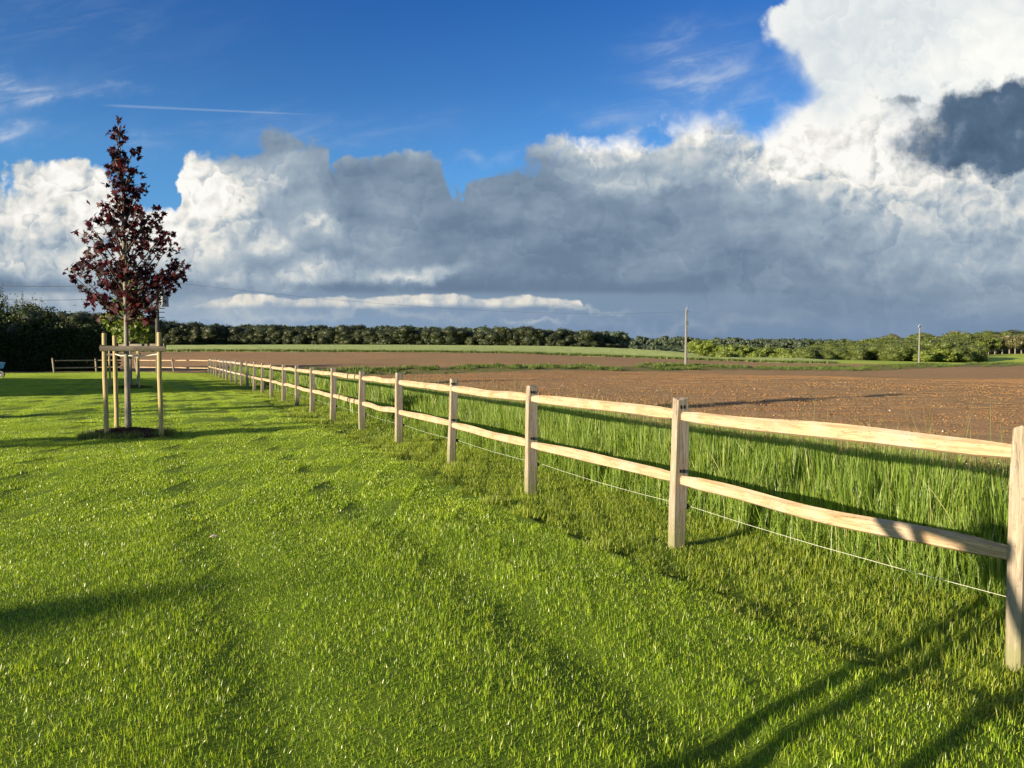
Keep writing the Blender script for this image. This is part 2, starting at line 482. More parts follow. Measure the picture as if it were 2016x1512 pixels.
# ------------------------------------------------------------------ lie of the land
P1 = Vector((1.361, 6.209)); STEP = Vector((-1.12, 2.40)); FL = STEP.length
FD = STEP / FL; FN = Vector((FD.y, -FD.x))       # along the fence, and towards the field
NPOST = 23
def post_xy(n): return P1 + STEP * (n - 1)
def fence_s(x, y): return (x - P1.x) * FN.x + (y - P1.y) * FN.y
def fence_t(x, y): return (x - P1.x) * FD.x + (y - P1.y) * FD.y
CORNER = post_xy(NPOST)
SIDE = [CORNER] + [Vector(at_y(px, 733, Y).xy) for px, Y in ((344, 62.0), (270, 64.0), (191, 63.0), (108, 60.0))]
TD = Vector((0.766, 0.643))                      # direction of the farm track
def track_d(x, y): return (x - 23) * -TD.y + (y - 102) * TD.x

_ctrl = [(x, y, 0.0) for x, y in ((0, 0), (-20, 0), (-45, 0), (-45, 20), (12, 0), (0, 20), (-20, 20), (-22, 42), (-25, 60), (-45, 60), (-60, 50), (22, 20), (0, 40), (40, 0), (-5, 9), (3, 9), (0, -30), (-40, -30), (40, -30))]
for px, py, Y in ((800, 736, 66), (1350, 733, 85), (1350, 721, 101), (1000, 726, 76), (1600, 729, 110), (2016, 724, 150), (2016, 719, 165), (1810, 718, 149), (1500, 724, 118), (1250, 740, 70), (1600, 745, 70), (1900, 750, 70),
                  (2400, 722, 150), (450, 722, 85), (200, 724, 90), (-300, 700, 150),
                  (370, 692, 150), (700, 693, 150), (970, 695.5, 150), (1197, 702, 150), (1346, 708, 150), (1500, 713, 152),
                  (370, 684, 350), (700, 684.5, 350), (970, 687.5, 350), (1197, 693, 350), (0, 682, 350), (-400, 680, 350),
                  (1346, 702, 260), (1930, 718, 218), (1700, 717, 215), (1500, 718, 215), (2016, 697, 400), (2300, 697, 400), (2100, 704, 300)):
    _ctrl.append(tuple(at_y(px, py, Y)))
for px, Y, z in ((1450, 230, -5.0), (1600, 330, -3.0), (1800, 330, 0.5), (1800, 500, 5.5), (1300, 480, -6), (1500, 480, -7), (1300, 850, 10), (1500, 850, 8.0), (1650, 700, 4), (2000, 700, 9), (700, 850, 8), (0, 850, 8), (2400, 850, 9), (-400, 850, 8)):
    _ctrl.append(((px - 1008) / F * Y, Y, z))
_C = np.array(_ctrl)
def _k(r2): return r2 * np.log(np.maximum(r2, 1e-9)) * 0.5
_n = len(_C)
_A = np.zeros((_n + 3, _n + 3)); _q = _C[:, :2] / 100
_A[:_n, :_n] = _k(((_q[:, None] - _q[None]) ** 2).sum(-1)) + np.eye(_n) * 0.0015
_A[:_n, _n] = 1; _A[:_n, _n + 1:] = _q; _A[_n, :_n] = 1; _A[_n + 1:, :_n] = _q.T
_w = np.linalg.solve(_A, np.concatenate((_C[:, 2], [0, 0, 0])))
def terrain(x, y):
    x = np.atleast_1d(np.asarray(x, float)); y = np.atleast_1d(np.asarray(y, float))
    r = np.hypot(x, y); s = np.where(r > 900, 900 / np.maximum(r, 1), 1.0)
    X = x * s / 100; Y = y * s / 100
    out = np.empty(len(X))
    for i in range(0, len(X), 20000):
        a, b = X[i:i + 20000], Y[i:i + 20000]
        out[i:i + 20000] = _k((a[:, None] - _q[:, 0]) ** 2 + (b[:, None] - _q[:, 1]) ** 2) @ _w[:_n] + _w[_n] + a * _w[_n + 1] + b * _w[_n + 2]
    near = np.clip((np.hypot(x, y) - 45) / 25, 0, 1)          # dead level round the lawn
    back = np.clip((y + 60) / 60, 0, 1)
    return out * near * back
def tz(x, y): return float(terrain(x, y)[0])


def vnoise(x, y, seed=0):
    """smooth value noise, vectorised, about 0..1"""
    xi = np.floor(x).astype(np.int64); yi = np.floor(y).astype(np.int64)
    fx = x - xi; fy = y - yi; fx = fx * fx * (3 - 2 * fx); fy = fy * fy * (3 - 2 * fy)
    def h(a, b):
        n = (a * 374761393 + b * 668265263 + seed * 974711) & 0x7fffffff
        n = ((n ^ (n >> 13)) * 1274126177) & 0x7fffffff
        return ((n ^ (n >> 16)) & 0xffff) / 65535.0
    return (h(xi, yi) * (1 - fx) + h(xi + 1, yi) * fx) * (1 - fy) + (h(xi, yi + 1) * (1 - fx) + h(xi + 1, yi + 1) * fx) * fy
def fbm(x, y, s, oct=4, seed=0):
    r = 0; a = 0.5; f = 1 / s
    for i in range(oct):
        r = r + a * (vnoise(x * f + 13.7 * i, y * f - 7.1 * i, seed + i) - 0.5); a *= 0.5; f *= 2.03
    return r                                   # about -0.5..0.5


def lawn_h(x, y):
    """small bumps of the lawn: they catch the raking sun"""
    x = np.asarray(x, float); y = np.asarray(y, float)
    r = np.hypot(x, y)
    h = 0.12 * fbm(x, y, 2.1, 2, 3) + 0.022 * fbm(x, y, 0.62, 2, 9) * np.clip((16 - r) / 8, 0.25, 1)
    s = fence_s(x, y)
    for s0, w, d in ((-1.9, 0.24, 0.027), (-3.4, 0.24, 0.025), (-5.2, 0.26, 0.025), (-7.0, 0.28, 0.022)):   # wheel marks of the mower
        h = h - d * np.exp(-((s - s0 - 0.12 * fbm(x, y, 3.0, 2, 21)) / w) ** 2)
    h = h - 0.040 * np.clip((s + 0.62 - 0.3 * fbm(x, y, 1.4, 2, 5)) / 0.06, 0, 1) + 0.03 * np.clip((s + 0.5) / 0.4, 0, 1) * fbm(x, y, 0.6, 2, 12)       # the cut strip by the fence lies lower
    return h * np.clip((60 - r) / 20, 0, 1)


def ground_z(x, y): return terrain(x, y) + lawn_h(x, y)
def gz(x, y): return float(ground_z(np.array([x]), np.array([y]))[0])


# ------------------------------------------------------------------ ground materials
def m_lawn(g):
    p = gpos(g)
    n = g.noise(p, 1.2, 5, 0.6); f = g.noise(p, 60, 4, 0.7)
    c = g.ramp(g.mad(n, 0.6, g.mul(f, 0.4)), [(0.3, (0.040, 0.078, 0.006)), (0.5, (0.10, 0.16, 0.010)), (0.75, (0.16, 0.23, 0.015))])
    return principled(g, c, 0.9, 0.15, bump(g, f, 0.8, 0.03))
def m_soil(g):
    p = gpos(g)
    big = g.noise(scaled(g, p, 1, 1, 1), 0.09, 4, 0.6); mid = g.noise(p, 1.1, 5, 0.65); f = g.noise(p, 14, 6, 0.7); vor = g.voro(p, 9, 2, 0.6, feature='F1')
    c = g.ramp(g.add(g.mul(mid, 0.5), g.mul(f, 0.5)), [(0.25, (0.18, 0.105, 0.050)), (0.45, (0.275, 0.166, 0.079)), (0.6, (0.325, 0.205, 0.103)), (0.8, (0.40, 0.268, 0.14))])
    c = g.mix(g.step(big, 0.35, 0.7), c, g.mix(1.0, c, (0.85, 0.93, 0.95), 'MULTIPLY'))
    c = g.mix(g.mul(g.step(g.noise(p, 2.3, 5, 0.7), 0.60, 0.72), 0.55), c, (0.26, 0.20, 0.09))
    h = g.sub(g.mad(f, 0.7, g.mul(g.noise(p, 4.0, 4, 0.6), 0.9)), g.mul(vor, 0.4))
    return principled(g, c, 0.95, 0.1, bump(g, h, 0.8, 0.06))
def m_verge(g):
    p = gpos(g)
    c = g.ramp(g.noise(p, 0.7, 5, 0.7), [(0.3, (0.07, 0.10, 0.02)), (0.48, (0.12, 0.14, 0.035)), (0.56, (0.19, 0.135, 0.065)), (0.75, (0.14, 0.16, 0.045))])
    return principled(g, c, 0.95, 0.1, bump(g, g.noise(p, 5, 4, 0.7), 1.0, 0.15))
def m_crop(g):
    p = gpos(g)
    c = g.ramp(g.noise(p, 0.35, 5, 0.7), [(0.3, (0.26, 0.33, 0.10)), (0.7, (0.40, 0.46, 0.17))])
    return principled(g, c, 0.9, 0.1, bump(g, g.noise(p, 3, 4, 0.7), 1.0, 0.3))
def m_meadow(g):
    p = gpos(g)
    c = g.ramp(g.noise(p, 0.05, 5, 0.6), [(0.3, (0.24, 0.33, 0.04)), (0.7, (0.35, 0.42, 0.06))])
    return principled(g, c, 0.9, 0.1)
def m_under(g):
    p = gpos(g)
    c = g.ramp(g.noise(p, 0.3, 5, 0.7), [(0.3, (0.03, 0.035, 0.012)), (0.7, (0.06, 0.075, 0.02))])
    return principled(g, c, 0.95, 0.1)
M_LAWN, M_SOIL, M_VERGE, M_CROP, M_MEADOW, M_UNDER = (mat(n, f) for n, f in (('lawn ground', m_lawn), ('ploughed soil', m_soil), ('verge', m_verge), ('young crop', m_crop), ('meadow', m_meadow), ('woodland floor', m_under)))

# ------------------------------------------------------------------ one ground, cut into fields
_pxs = [-600, 370, 970, 1197, 1346, 1500, 1620, 1700, 2100]; _crop = [150, 150, 150, 150, 150, 152, 150, 150, 150]
def crop_y(u): return np.interp(u, [(p - 1008) / F for p in _pxs], _crop)
WOODP = [(-700, 330), (0, 340), (310, 350), (970, 350), (1150, 352), (1235, 365), (1330, 420), (1400, 330), (1440, 235), (1520, 215), (1700, 214), (1890, 212), (1900, 240), (1925, 330), (1932, 400), (2016, 405), (2500, 400)]
def wood_y(u): return np.interp(u, [(p - 1008) / F for p, _ in WOODP], [q for _, q in WOODP])


def build_ground():
    fov = np.radians(np.linspace(-37, 37, 600))
    ang = np.unique(np.concatenate((np.radians(np.linspace(-180, -37.6, 70)), fov, np.radians(np.linspace(37.6, 180, 70)))))
    r1 = np.arange(0.6, 14, 0.085); r2 = np.exp(np.arange(math.log(14), math.log(900), 0.0085)); r3 = np.array([1100, 1500, 2200, 3500, 6000])
    rad = np.concatenate((r1, r2, r3))
    A, R = np.meshgrid(ang, rad)
    x = (np.sin(A) * R).ravel(); y = (np.cos(A) * R).ravel()
    z = terrain(x, y)
    s = fence_s(x, y); t = fence_t(x, y); d = track_d(x, y)
    u = np.where(y > 1, x / np.maximum(y, 1), 9 * np.sign(x))
    side_y = np.interp(x, sorted(v.x for v in SIDE), [v.y for v in sorted(SIDE, key=lambda q: q.x)])
    wob = fbm(x, y, 3.0, 3, 50)
    lawn = (s < 0.95) & (y < side_y + 0.4)
    tall = (s >= 0.95) & (s < 3.3 + 1.6 * wob) & (t < 62) & (d < -8)
    field1 = (s >= 0.95) & ~tall & (d < -8.0 + 3 * wob)
    verge = (~lawn) & (~tall) & (~field1) & (d < 1.0 + 2 * wob) | ((x < -33) & (y > side_y + 0.4) & (y < 75))
    beyond = ~(lawn | tall | field1 | verge)
    cy = crop_y(u); wy = wood_y(u)
    ahead = (y > 50) & beyond
    field2 = ahead & (y < cy) & (u < 0.56)
    crop = ahead & ~field2 & (y < wy) & (u < (1650 - 1008) / F) & (y >= cy)
    meadow = ahead & ~field2 & ~crop & (y < wy) & (u >= (1650 - 1008) / F)
    under = ~(lawn | tall | field1 | verge | field2 | crop | meadow)
    Rr = R.ravel()
    # relief of each kind of ground
    z = z + np.where(lawn | tall, lawn_h(x, y), 0)
    fade = np.clip((70 - Rr) / 40, 0, 1)
    furrow = np.sin((y * 0.97 - x * 0.24) * 2 * np.pi / 1.9 + 5 * wob) * np.clip(0.5 + 3 * fbm(x, y, 6, 2, 88), 0, 1)
    soil_d = (0.10 * fbm(x, y, 0.8, 4, 31) + 0.055 * furrow) * fade + 0.03 * furrow * (1 - fade) + 0.35 * fbm(x, y, 14, 3, 61) * np.clip((Rr - 12) / 30, 0, 1)
    z = z + np.where(field1 | field2, soil_d - 0.02, 0)
    z = z + np.where(verge, 0.02 + 0.20 * fbm(x, y, 2.5, 3, 71), 0)
    cw = np.clip((y - cy) / 1.5, 0, 1) * np.clip(((1630 - 1008) / F - u) / 0.05, 0, 1)
    z = z + np.where(crop, (0.45 + 0.2 * fbm(x, y, 5, 3, 81)) * cw, 0)
    nr, na = len(rad), len(ang)
    V = np.stack((x, y, z), 1)
    i = (np.arange(nr - 1)[:, None] * na + np.arange(na)[None])
    j = (np.arange(nr - 1)[:, None] * na + (np.arange(na)[None] + 1) % na)
    Q = np.stack((i, j, j + na, i + na), -1).reshape(-1, 4)[:, ::-1]
    cls = np.zeros(len(x), int)
    for k, mk in enumerate((lawn, tall, field1, verge, field2, crop, meadow, under)): cls[mk] = k
    fc = cls[Q].max(1)
    fc = np.where((cls[Q] == 5).any(1) & (cls[Q] == 4).any(1), 5, fc)
    for k, (name, m, lab) in enumerate((('lawn', M_LAWN, 0), ('field_margin', M_LAWN, 0), ('ploughed_field', M_SOIL, 0), ('track_verge', M_VERGE, 0), ('ploughed_field', M_SOIL, 0), ('crop_field', M_CROP, 0), ('meadow', M_MEADOW, 0), ('terrain', M_UNDER, 0))):
        q = Q[fc == k]
        if not len(q): continue
        ids, inv = np.unique(q, return_inverse=True)
        o = npmesh(name, V[ids], inv.reshape(-1), np.full(len(q), 4), m, smooth=(k != 2))
        tag(o, kind='structure')
    # the middle of the polar grid, under the viewer
    n = len(ang); q0 = np.arange(n)
    mb = MB(); mb.v = [Vector(V[k]) for k in range(0, n, 6)] ; mb.a = [0.5] * len(mb.v); mb.f = [tuple(reversed(range(len(mb.v))))]
    tag(mb.build('lawn', M_LAWN), kind='structure')

build_ground()

# ------------------------------------------------------------------ grass and other uncountable growth
def grass_mat(lo, mid, hi, dry, rough=0.42, trans=0.4, big=1.3):
    def f(g):
        p = gpos(g)
        n = g.noise(p, big, 3, 0.6); t = attr(g, 'tone')
        c = g.ramp(g.add(g.mul(t, 0.6), g.mul(n, 0.4)), [(0.15, lo), (0.5, mid), (0.85, hi)])
        c = g.mix(g.mul(g.step(t, 0.93, 0.97), 0.8), c, dry)
        return leafy(g, c, rough, 0.5, trans)
    return f
M_GRASS = mat('lawn grass', grass_mat((0.065, 0.155, 0.008), (0.255, 0.395, 0.018), (0.50, 0.60, 0.055), (0.46, 0.48, 0.20), 0.33, 0.42, 0.9))
M_ROUGH = mat('cut rough grass', grass_mat((0.060, 0.115, 0.010), (0.205, 0.29, 0.018), (0.40, 0.46, 0.050), (0.42, 0.40, 0.16), 0.5, 0.42))
M_TALL = mat('tall field grass', grass_mat((0.085, 0.155, 0.022), (0.165, 0.26, 0.034), (0.29, 0.385, 0.06), (0.40, 0.38, 0.16), 0.45, 0.42))
M_STRAW = mat('grass stems', grass_mat((0.10, 0.14, 0.03), (0.17, 0.20, 0.06), (0.26, 0.26, 0.10), (0.34, 0.28, 0.14), 0.6, 0.3))
M_WEED = mat('weeds', grass_mat((0.05, 0.09, 0.014), (0.09, 0.14, 0.022), (0.15, 0.20, 0.035), (0.2, 0.19, 0.08), 0.6, 0.3))


def blade_patch(name, size, n, h0, h1, w0, w1, lean, material, seg=2, curl=0.5, jitter=0.0, seed=1, clump=0.0, leafdir=None):
    """a square patch of separate grass blades"""
    r = np.random.default_rng(seed)
    bx = (r.random(n) - 0.5) * size; by = (r.random(n) - 0.5) * size
    if clump:
        k = max(3, int(n / 14)); cx = (r.random(k) - 0.5) * size; cy = (r.random(k) - 0.5) * size; w = r.integers(0, k, n)
        bx = bx * (1 - clump) + clump * cx[w]; by = by * (1 - clump) + clump * cy[w]
    h = h0 + (h1 - h0) * r.random(n) ** 1.2; w = w0 + (w1 - w0) * r.random(n)
    a = r.random(n) * 2 * np.pi; tilt = np.minimum(np.abs(r.normal(0, lean, n)), 1.42); b = a + r.normal(0, 0.6, n) + np.pi / 2
    dirx, diry = np.cos(a), np.sin(a); wx, wy = np.cos(b), np.sin(b)
    rows = []
    for i in range(seg + 1):
        f = i / seg
        ang = tilt * (1 - curl + 2 * curl * f)
        if i == 0: px_, py_, pz_ = bx * 1.0, by * 1.0, np.full(n, -0.01)
        else:
            st = h / seg
            px_ = px_ + np.sin(ang) * dirx * st; py_ = py_ + np.sin(ang) * diry * st; pz_ = pz_ + np.cos(ang) * st
        ww = w * (1.0 if i == 0 else (1.0 - 0.35 * f)) / 2
        if i < seg:
            rows.append(np.stack((px_ - wx * ww, py_ - wy * ww, pz_), 1)); rows.append(np.stack((px_ + wx * ww, py_ + wy * ww, pz_), 1))
        else: rows.append(np.stack((px_, py_, pz_), 1))
    nv = 2 * seg + 1
    V = np.stack(rows, 1).reshape(-1, 3); base = (np.arange(n) * nv)[:, None]
    fl = []; sizes = []
    quads = np.concatenate([base + np.array([2 * i, 2 * i + 1, 2 * i + 3, 2 * i + 2]) for i in range(seg - 1)], 0) if seg > 1 else np.zeros((0, 4), int)
    tris = base + np.array([2 * seg - 2, 2 * seg - 1, 2 * seg])
    flat = np.concatenate((quads.ravel(), tris.ravel())); sizes = np.concatenate((np.full(len(quads), 4), np.full(len(tris), 3)))
    tone = np.repeat(r.random(n), nv)
    return npmesh(name, V, flat, sizes, material, tone, link=False)


def scatter(name, protos, pts, rots, scales, label, which=None):
    """ONE object of stuff: instances of the patches on points"""
    me = bpy.data.meshes.new(name)
    n = len(pts)
    me.vertices.add(n); me.vertices.foreach_set('co', np.asarray(pts, np.float32).ravel())
    for nm, ty, arr, key in (('rot', 'FLOAT_VECTOR', rots, 'vector'), ('scl', 'FLOAT_VECTOR', scales, 'vector')):
        at = me.attributes.new(nm, ty, 'POINT'); at.data.foreach_set(key, np.asarray(arr, np.float32).ravel())
    if which is None: which = RNG.integers(0, len(protos), n)
    at = me.attributes.new('pick', 'INT', 'POINT'); at.data.foreach_set('value', np.asarray(which, np.int32))
    o = bpy.data.objects.new(name, me); COL.objects.link(o)
    t = bpy.data.node_groups.new(name + ' growth', 'GeometryNodeTree')
    t.interface.new_socket('Geometry', in_out='INPUT', socket_type='NodeSocketGeometry')
    t.interface.new_socket('Geometry', in_out='OUTPUT', socket_type='NodeSocketGeometry')
    gi = t.nodes.new('NodeGroupInput'); go = t.nodes.new('NodeGroupOutput')
    join = t.nodes.new('GeometryNodeJoinGeometry')
    def named(nm, ty):
        a = t.nodes.new('GeometryNodeInputNamedAttribute'); a.data_type = ty; a.inputs[0].default_value = nm
        return next(s for s in a.outputs if s.enabled and s.name == 'Attribute')
    rot, scl, pick = named('rot', 'FLOAT_VECTOR'), named('scl', 'FLOAT_VECTOR'), named('pick', 'INT')
    for k, p in enumerate(protos):
        oi = t.nodes.new('GeometryNodeObjectInfo'); oi.inputs['Object'].default_value = p
        iop = t.nodes.new('GeometryNodeInstanceOnPoints')
        cmp_ = t.nodes.new('FunctionNodeCompare'); cmp_.data_type = 'INT'; cmp_.operation = 'EQUAL'
        ins = [s for s in cmp_.inputs if s.enabled]
        t.links.new(pick, ins[0]); ins[1].default_value = k
        t.links.new(gi.outputs[0], iop.inputs['Points']); t.links.new(cmp_.outputs[0], iop.inputs['Selection'])
        t.links.new(oi.outputs['Geometry'], iop.inputs['Instance'])
        t.links.new(rot, iop.inputs['Rotation']); t.links.new(scl, iop.inputs['Scale'])
        t.links.new(iop.outputs[0], join.inputs[0])
    t.links.new(join.outputs[0], go.inputs[0])
    mod = o.modifiers.new('growth', 'NODES'); mod.node_group = t
    tag(o, label, None, kind='stuff')
    return o


def tiles(cell, ymin, ymax, keep, zf, margin=2.0, umax=0.70, jit=0.0, tilt=True, umin=None):
    """grid of patch positions inside the part of the ground one can see"""
    xs = np.arange(-60, 90, cell); ys = np.arange(ymin, ymax, cell)
    X, Y = np.meshgrid(xs, ys); X = X.ravel() + (RNG.random(X.size) - 0.5) * jit * cell; Y = Y.ravel() + (RNG.random(Y.size) - 0.5) * jit * cell
    k = (np.abs(X) < umax * Y + margin) & keep(X, Y)
    X, Y = X[k], Y[k]
    Z = zf(X, Y)
    n = len(X)
    rz = RNG.integers(0, 4, n) * (np.pi / 2)
    if tilt:
        e = cell * 0.5
        sx = (zf(X + e, Y) - zf(X - e, Y)) / (2 * e); sy = (zf(X, Y + e) - zf(X, Y - e)) / (2 * e)
        # euler XYZ: spin first, then tilt: fold the slope into x / y angles of the turned frame
        rots = np.zeros((n, 3))
        for i in range(n):
            nrm = Vector((-sx[i], -sy[i], 1)).normalized()
            q = Vector((0, 0, 1)).rotation_difference(nrm)
            rots[i] = (q.to_matrix() @ Matrix.Rotation(rz[i], 3, 'Z')).to_euler()
    else:
        rots = np.stack((np.zeros(n), np.zeros(n), rz), 1)
    return np.stack((X, Y, Z), 1), rots


side_of = lambda x: np.interp(x, sorted(v.x for v in SIDE), [v.y for v in sorted(SIDE, key=lambda q: q.x)])
BEDS = [(-7.2, 14.35), (-16.9, 34.0)]
def in_bed(x, y, grow=0.0):
    r = np.zeros(x.shape, bool)
    for bx, by in BEDS: r |= np.hypot((x - bx), (y - by)) < 0.55 + grow
    return r
mow = lambda x, y: -0.58 + 0.3 * fbm(x, y, 1.4, 2, 5)
on_lawn = lambda x, y: (fence_s(x, y) < mow(x, y)) & (y < side_of(x)) & ~in_bed(x, y)
on_rough = lambda x, y: (fence_s(x, y) >= mow(x, y) - 0.1) & (fence_s(x, y) < 1.15) & (y < side_of(x))


def scl(n, lo, hi, zlo=None, zhi=None):
    a = lo + (hi - lo) * RNG.random(n); b = a if zlo is None else zlo + (zhi - zlo) * RNG.random(n)
    return np.stack((a, a, b), 1)


def build_lawn():
    A = [blade_patch('a', 0.30, 760, 0.016, 0.039, 0.0022, 0.0042, 0.55, M_GRASS, 2, 0.5, seed=k) for k in range(5)]
    B = [blade_patch('b', 0.60, 1700, 0.015, 0.034, 0.0042, 0.0070, 0.55, M_GRASS, 2, 0.5, seed=20 + k) for k in range(4)]
    C = [blade_patch('c', 1.30, 2900, 0.014, 0.030, 0.009, 0.015, 0.45, M_GRASS, 1, 0.0, seed=40 + k) for k in range(4)]
    P = []; R = []; S = []; W = []
    for protos, off, cell, y0, y1 in ((A, 0, 0.29, -0.6, 7.0), (B, 5, 0.58, 7.0, 17.0), (C, 9, 1.25, 17.0, 64.0)):
        p, r = tiles(cell, y0 + cell / 2, y1, on_lawn, ground_z, margin=3.0 if y0 < 1 else 3.5)
        v = fbm(p[:, 0], p[:, 1], 1.1, 3, 90)
        s = scl(len(p), 1.0, 1.04); ss = fence_s(p[:, 0], p[:, 1]); band = sum(np.exp(-((ss - q) / .26) ** 2) for q in (-1.5, -2.35, -3.9, -5.7, -7.6)); s[:, 2] = 1.05 + 0.55 * v + 0.15 * RNG.random(len(p)) + 0.55 * band * (p[:, 1] < 12)
        P.append(p); R.append(r); S.append(s); W.append(off + RNG.integers(0, len(protos), len(p)))
    scatter('lawn_grass', A + B + C, np.concatenate(P), np.concatenate(R), np.concatenate(S), 'short mown green lawn grass lit by low sun', np.concatenate(W))
    # longer tufts that the mower missed
    T = [blade_patch('t', 0.10, 22, 0.045, 0.085, 0.003, 0.005, 0.55, M_GRASS, 3, 0.6, seed=60 + k) for k in range(4)]
    p, r = tiles(0.33, 2.0, 12, lambda x, y: on_lawn(x, y) & (fbm(x, y, 0.9, 3, 77) > 0.07), ground_z, jit=0.9)
    scatter('grass_tufts', T, p, r, scl(len(p), 0.7, 1.1), 'slightly longer grass tufts standing out of the mown lawn')


def build_rough():
    A = [blade_patch('r', 0.34, 640, 0.035, 0.085, 0.0035, 0.006, 1.35, M_ROUGH, 3, 0.35, seed=80 + k, clump=0.35) for k in range(5)]
    B = [blade_patch('s', 0.8, 1300, 0.04, 0.09, 0.006, 0.010, 1.25, M_ROUGH, 2, 0.4, seed=90 + k, clump=0.35) for k in range(3)]
    P = []; R = []; S = []; W = []
    for protos, off, cell, y0, y1 in ((A, 0, 0.31, 1.0, 14.0), (B, 5, 0.75, 14.0, 60.0)):
        p, r = tiles(cell, y0 + cell / 2, y1, on_rough, ground_z, margin=1.5)
        s = scl(len(p), 0.95, 1.1); s[:, 2] *= 1.0 + 1.8 * fbm(p[:, 0], p[:, 1], 0.8, 2, 33)
        P.append(p); R.append(r); S.append(s); W.append(off + RNG.integers(0, len(protos), len(p)))
    scatter('rough_grass', A + B, np.concatenate(P), np.concatenate(R), np.concatenate(S), 'flattened olive green grass clippings along the foot of the fence', np.concatenate(W))


def tall_w(x, y):
    s = fence_s(x, y) - 0.95
    return s
def build_tall():
    A = [blade_patch('u', 0.40, 230, 0.38, 0.74, 0.005, 0.010, 0.15, M_TALL, 5, 0.9, seed=100 + k, clump=0.3) for k in range(6)]
    B = [blade_patch('v', 0.80, 300, 0.40, 0.74, 0.014, 0.022, 0.17, M_TALL, 4, 0.9, seed=110 + k, clump=0.3) for k in range(4)]
    L = [blade_patch('w', 0.40, 150, 0.12, 0.34, 0.005, 0.009, 0.75, M_TALL, 4, 0.5, seed=120 + k, clump=0.3) for k in range(4)]
    P = []; R = []; S = []; W = []
    inside = lambda x, y: (fence_s(x, y) > 1.08 + 0.35 * fbm(x, y, 1.0, 2, 14)) & (fence_s(x, y) < 3.1 + 1.4 * fbm(x, y, 2.2, 3, 15)) & (fence_t(x, y) < 56) & (fence_t(x, y) > -6)
    for protos, off, cell, y0, y1 in ((A, 0, 0.26, 0.5, 16.0), (B, 6, 0.5, 16.0, 58.0)):
        p, r = tiles(cell, y0, y1, inside, ground_z, margin=2.0, jit=0.6, tilt=False)
        r[:, 2] += RNG.random(len(p)) * 6; r[:, 0] = RNG.normal(0, 0.06, len(p)); r[:, 1] = RNG.normal(0, 0.06, len(p))
        edge = np.clip((fence_s(p[:, 0], p[:, 1]) - 1.0) / 0.5, 0.62, 1); back = np.clip((3.9 - fence_s(p[:, 0], p[:, 1])) / 1.5, 0.6, 1)
        s = scl(len(p), 0.9, 1.1); s[:, 2] = (1.06 + 0.3 * fbm(p[:, 0], p[:, 1], 1.3, 2, 44) + 0.12 * RNG.random(len(p))) * edge * back
        P.append(p); R.append(r); S.append(s); W.append(off + RNG.integers(0, len(protos), len(p)))
    low = lambda x, y: (fence_s(x, y) > 0.88 + 0.3 * fbm(x, y, 0.8, 2, 16)) & (fence_s(x, y) < 1.75) & (fence_t(x, y) < 56)
    p, r = tiles(0.24, 1.0, 30, low, ground_z, margin=1.5, jit=0.8, tilt=False)
    r[:, 2] += RNG.random(len(p)) * 6
    P.append(p); R.append(r); S.append(scl(len(p), 0.8, 1.15)); W.append(10 + RNG.integers(0, 4, len(p)))
    scatter('tall_grass', A + B + L, np.concatenate(P), np.concatenate(R), np.concatenate(S), 'band of knee high green field grass behind the fence', np.concatenate(W))
    # thin seed stems at the back of the band
    ST = [blade_patch('x', 0.5, 6, 0.30, 0.80, 0.003, 0.006, 0.26, M_STRAW, 4, 0.8, seed=130 + k) for k in range(5)]
    p, r = tiles(0.32, 3, 40, lambda x, y: (fence_s(x, y) > 2.3) & (fence_s(x, y) < 6.0) & (fbm(x, y, 1.5, 3, 18) > 0.02 * (fence_s(x, y) - 3.0)), terrain, jit=0.9, tilt=False)
    r[:, 2] += RNG.random(len(p)) * 6
    r[:, 0] = RNG.normal(0, .12, len(p)); r[:, 1] = RNG.normal(0, .12, len(p))
    scatter('seed_stems', ST, p, r, scl(len(p), 0.8, 1.45), 'sparse straw coloured grass stems at the edge of the ploughed soil')


def rock(seed, flat=0.7, sub=1):
    bm = bmesh.new(); bmesh.ops.create_icosphere(bm, subdivisions=sub, radius=0.5)
    r = random.Random(seed)
    for v in bm.verts:
        v.co *= 0.65 + 0.6 * r.random(); v.co.z *= flat
    V = np.array([v.co for v in bm.verts]); Fc = [[v.index for v in f.verts] for f in bm.faces]
    bm.free(); return V, Fc


def clod_patch(name, size, n, lo, hi, material, seed):
    r = np.random.default_rng(seed); VV = []; FF = []; b = 0; T = []
    rocks = [rock(seed * 10 + k) for k in range(6)]
    for k in range(n):
        V, Fc = rocks[k % 6]; s = lo + (hi - lo) * r.random() ** 2.5; a = r.random() * 6.28
        ca, sa = math.cos(a), math.sin(a)
        P = V * s; P = np.stack((P[:, 0] * ca - P[:, 1] * sa, P[:, 0] * sa + P[:, 1] * ca, P[:, 2] + s * 0.12), 1) + np.array([(r.random() - .5) * size, (r.random() - .5) * size, 0])
        VV.append(P); FF.append(np.array(Fc) + b); b += len(V); T += [r.random()] * len(V)
    return npmesh(name, np.concatenate(VV), np.concatenate(FF).ravel(), np.full(sum(len(f) for f in FF), 3), material, T, link=False)


def m_clod(g):
    p = gpos(g)
    c = g.ramp(g.add(g.mul(attr(g, 'tone'), 0.7), g.mul(g.noise(p, 20, 3), 0.3)), [(0.1, (0.16, 0.090, 0.040)), (0.5, (0.205, 0.118, 0.052)), (0.9, (0.25, 0.150, 0.070))])
    return principled(g, c, 0.95, 0.1, bump(g, g.noise(p, 60, 4, 0.7), 0.8, 0.01))
M_CLOD = mat('clods of soil', m_clod)
M_STONE = mat('flint stones', lambda g: principled(g, g.ramp(attr(g, 'tone'), [(0, (0.42, 0.34, 0.25)), (1, (0.7, 0.64, 0.55))]), 0.7, 0.3))


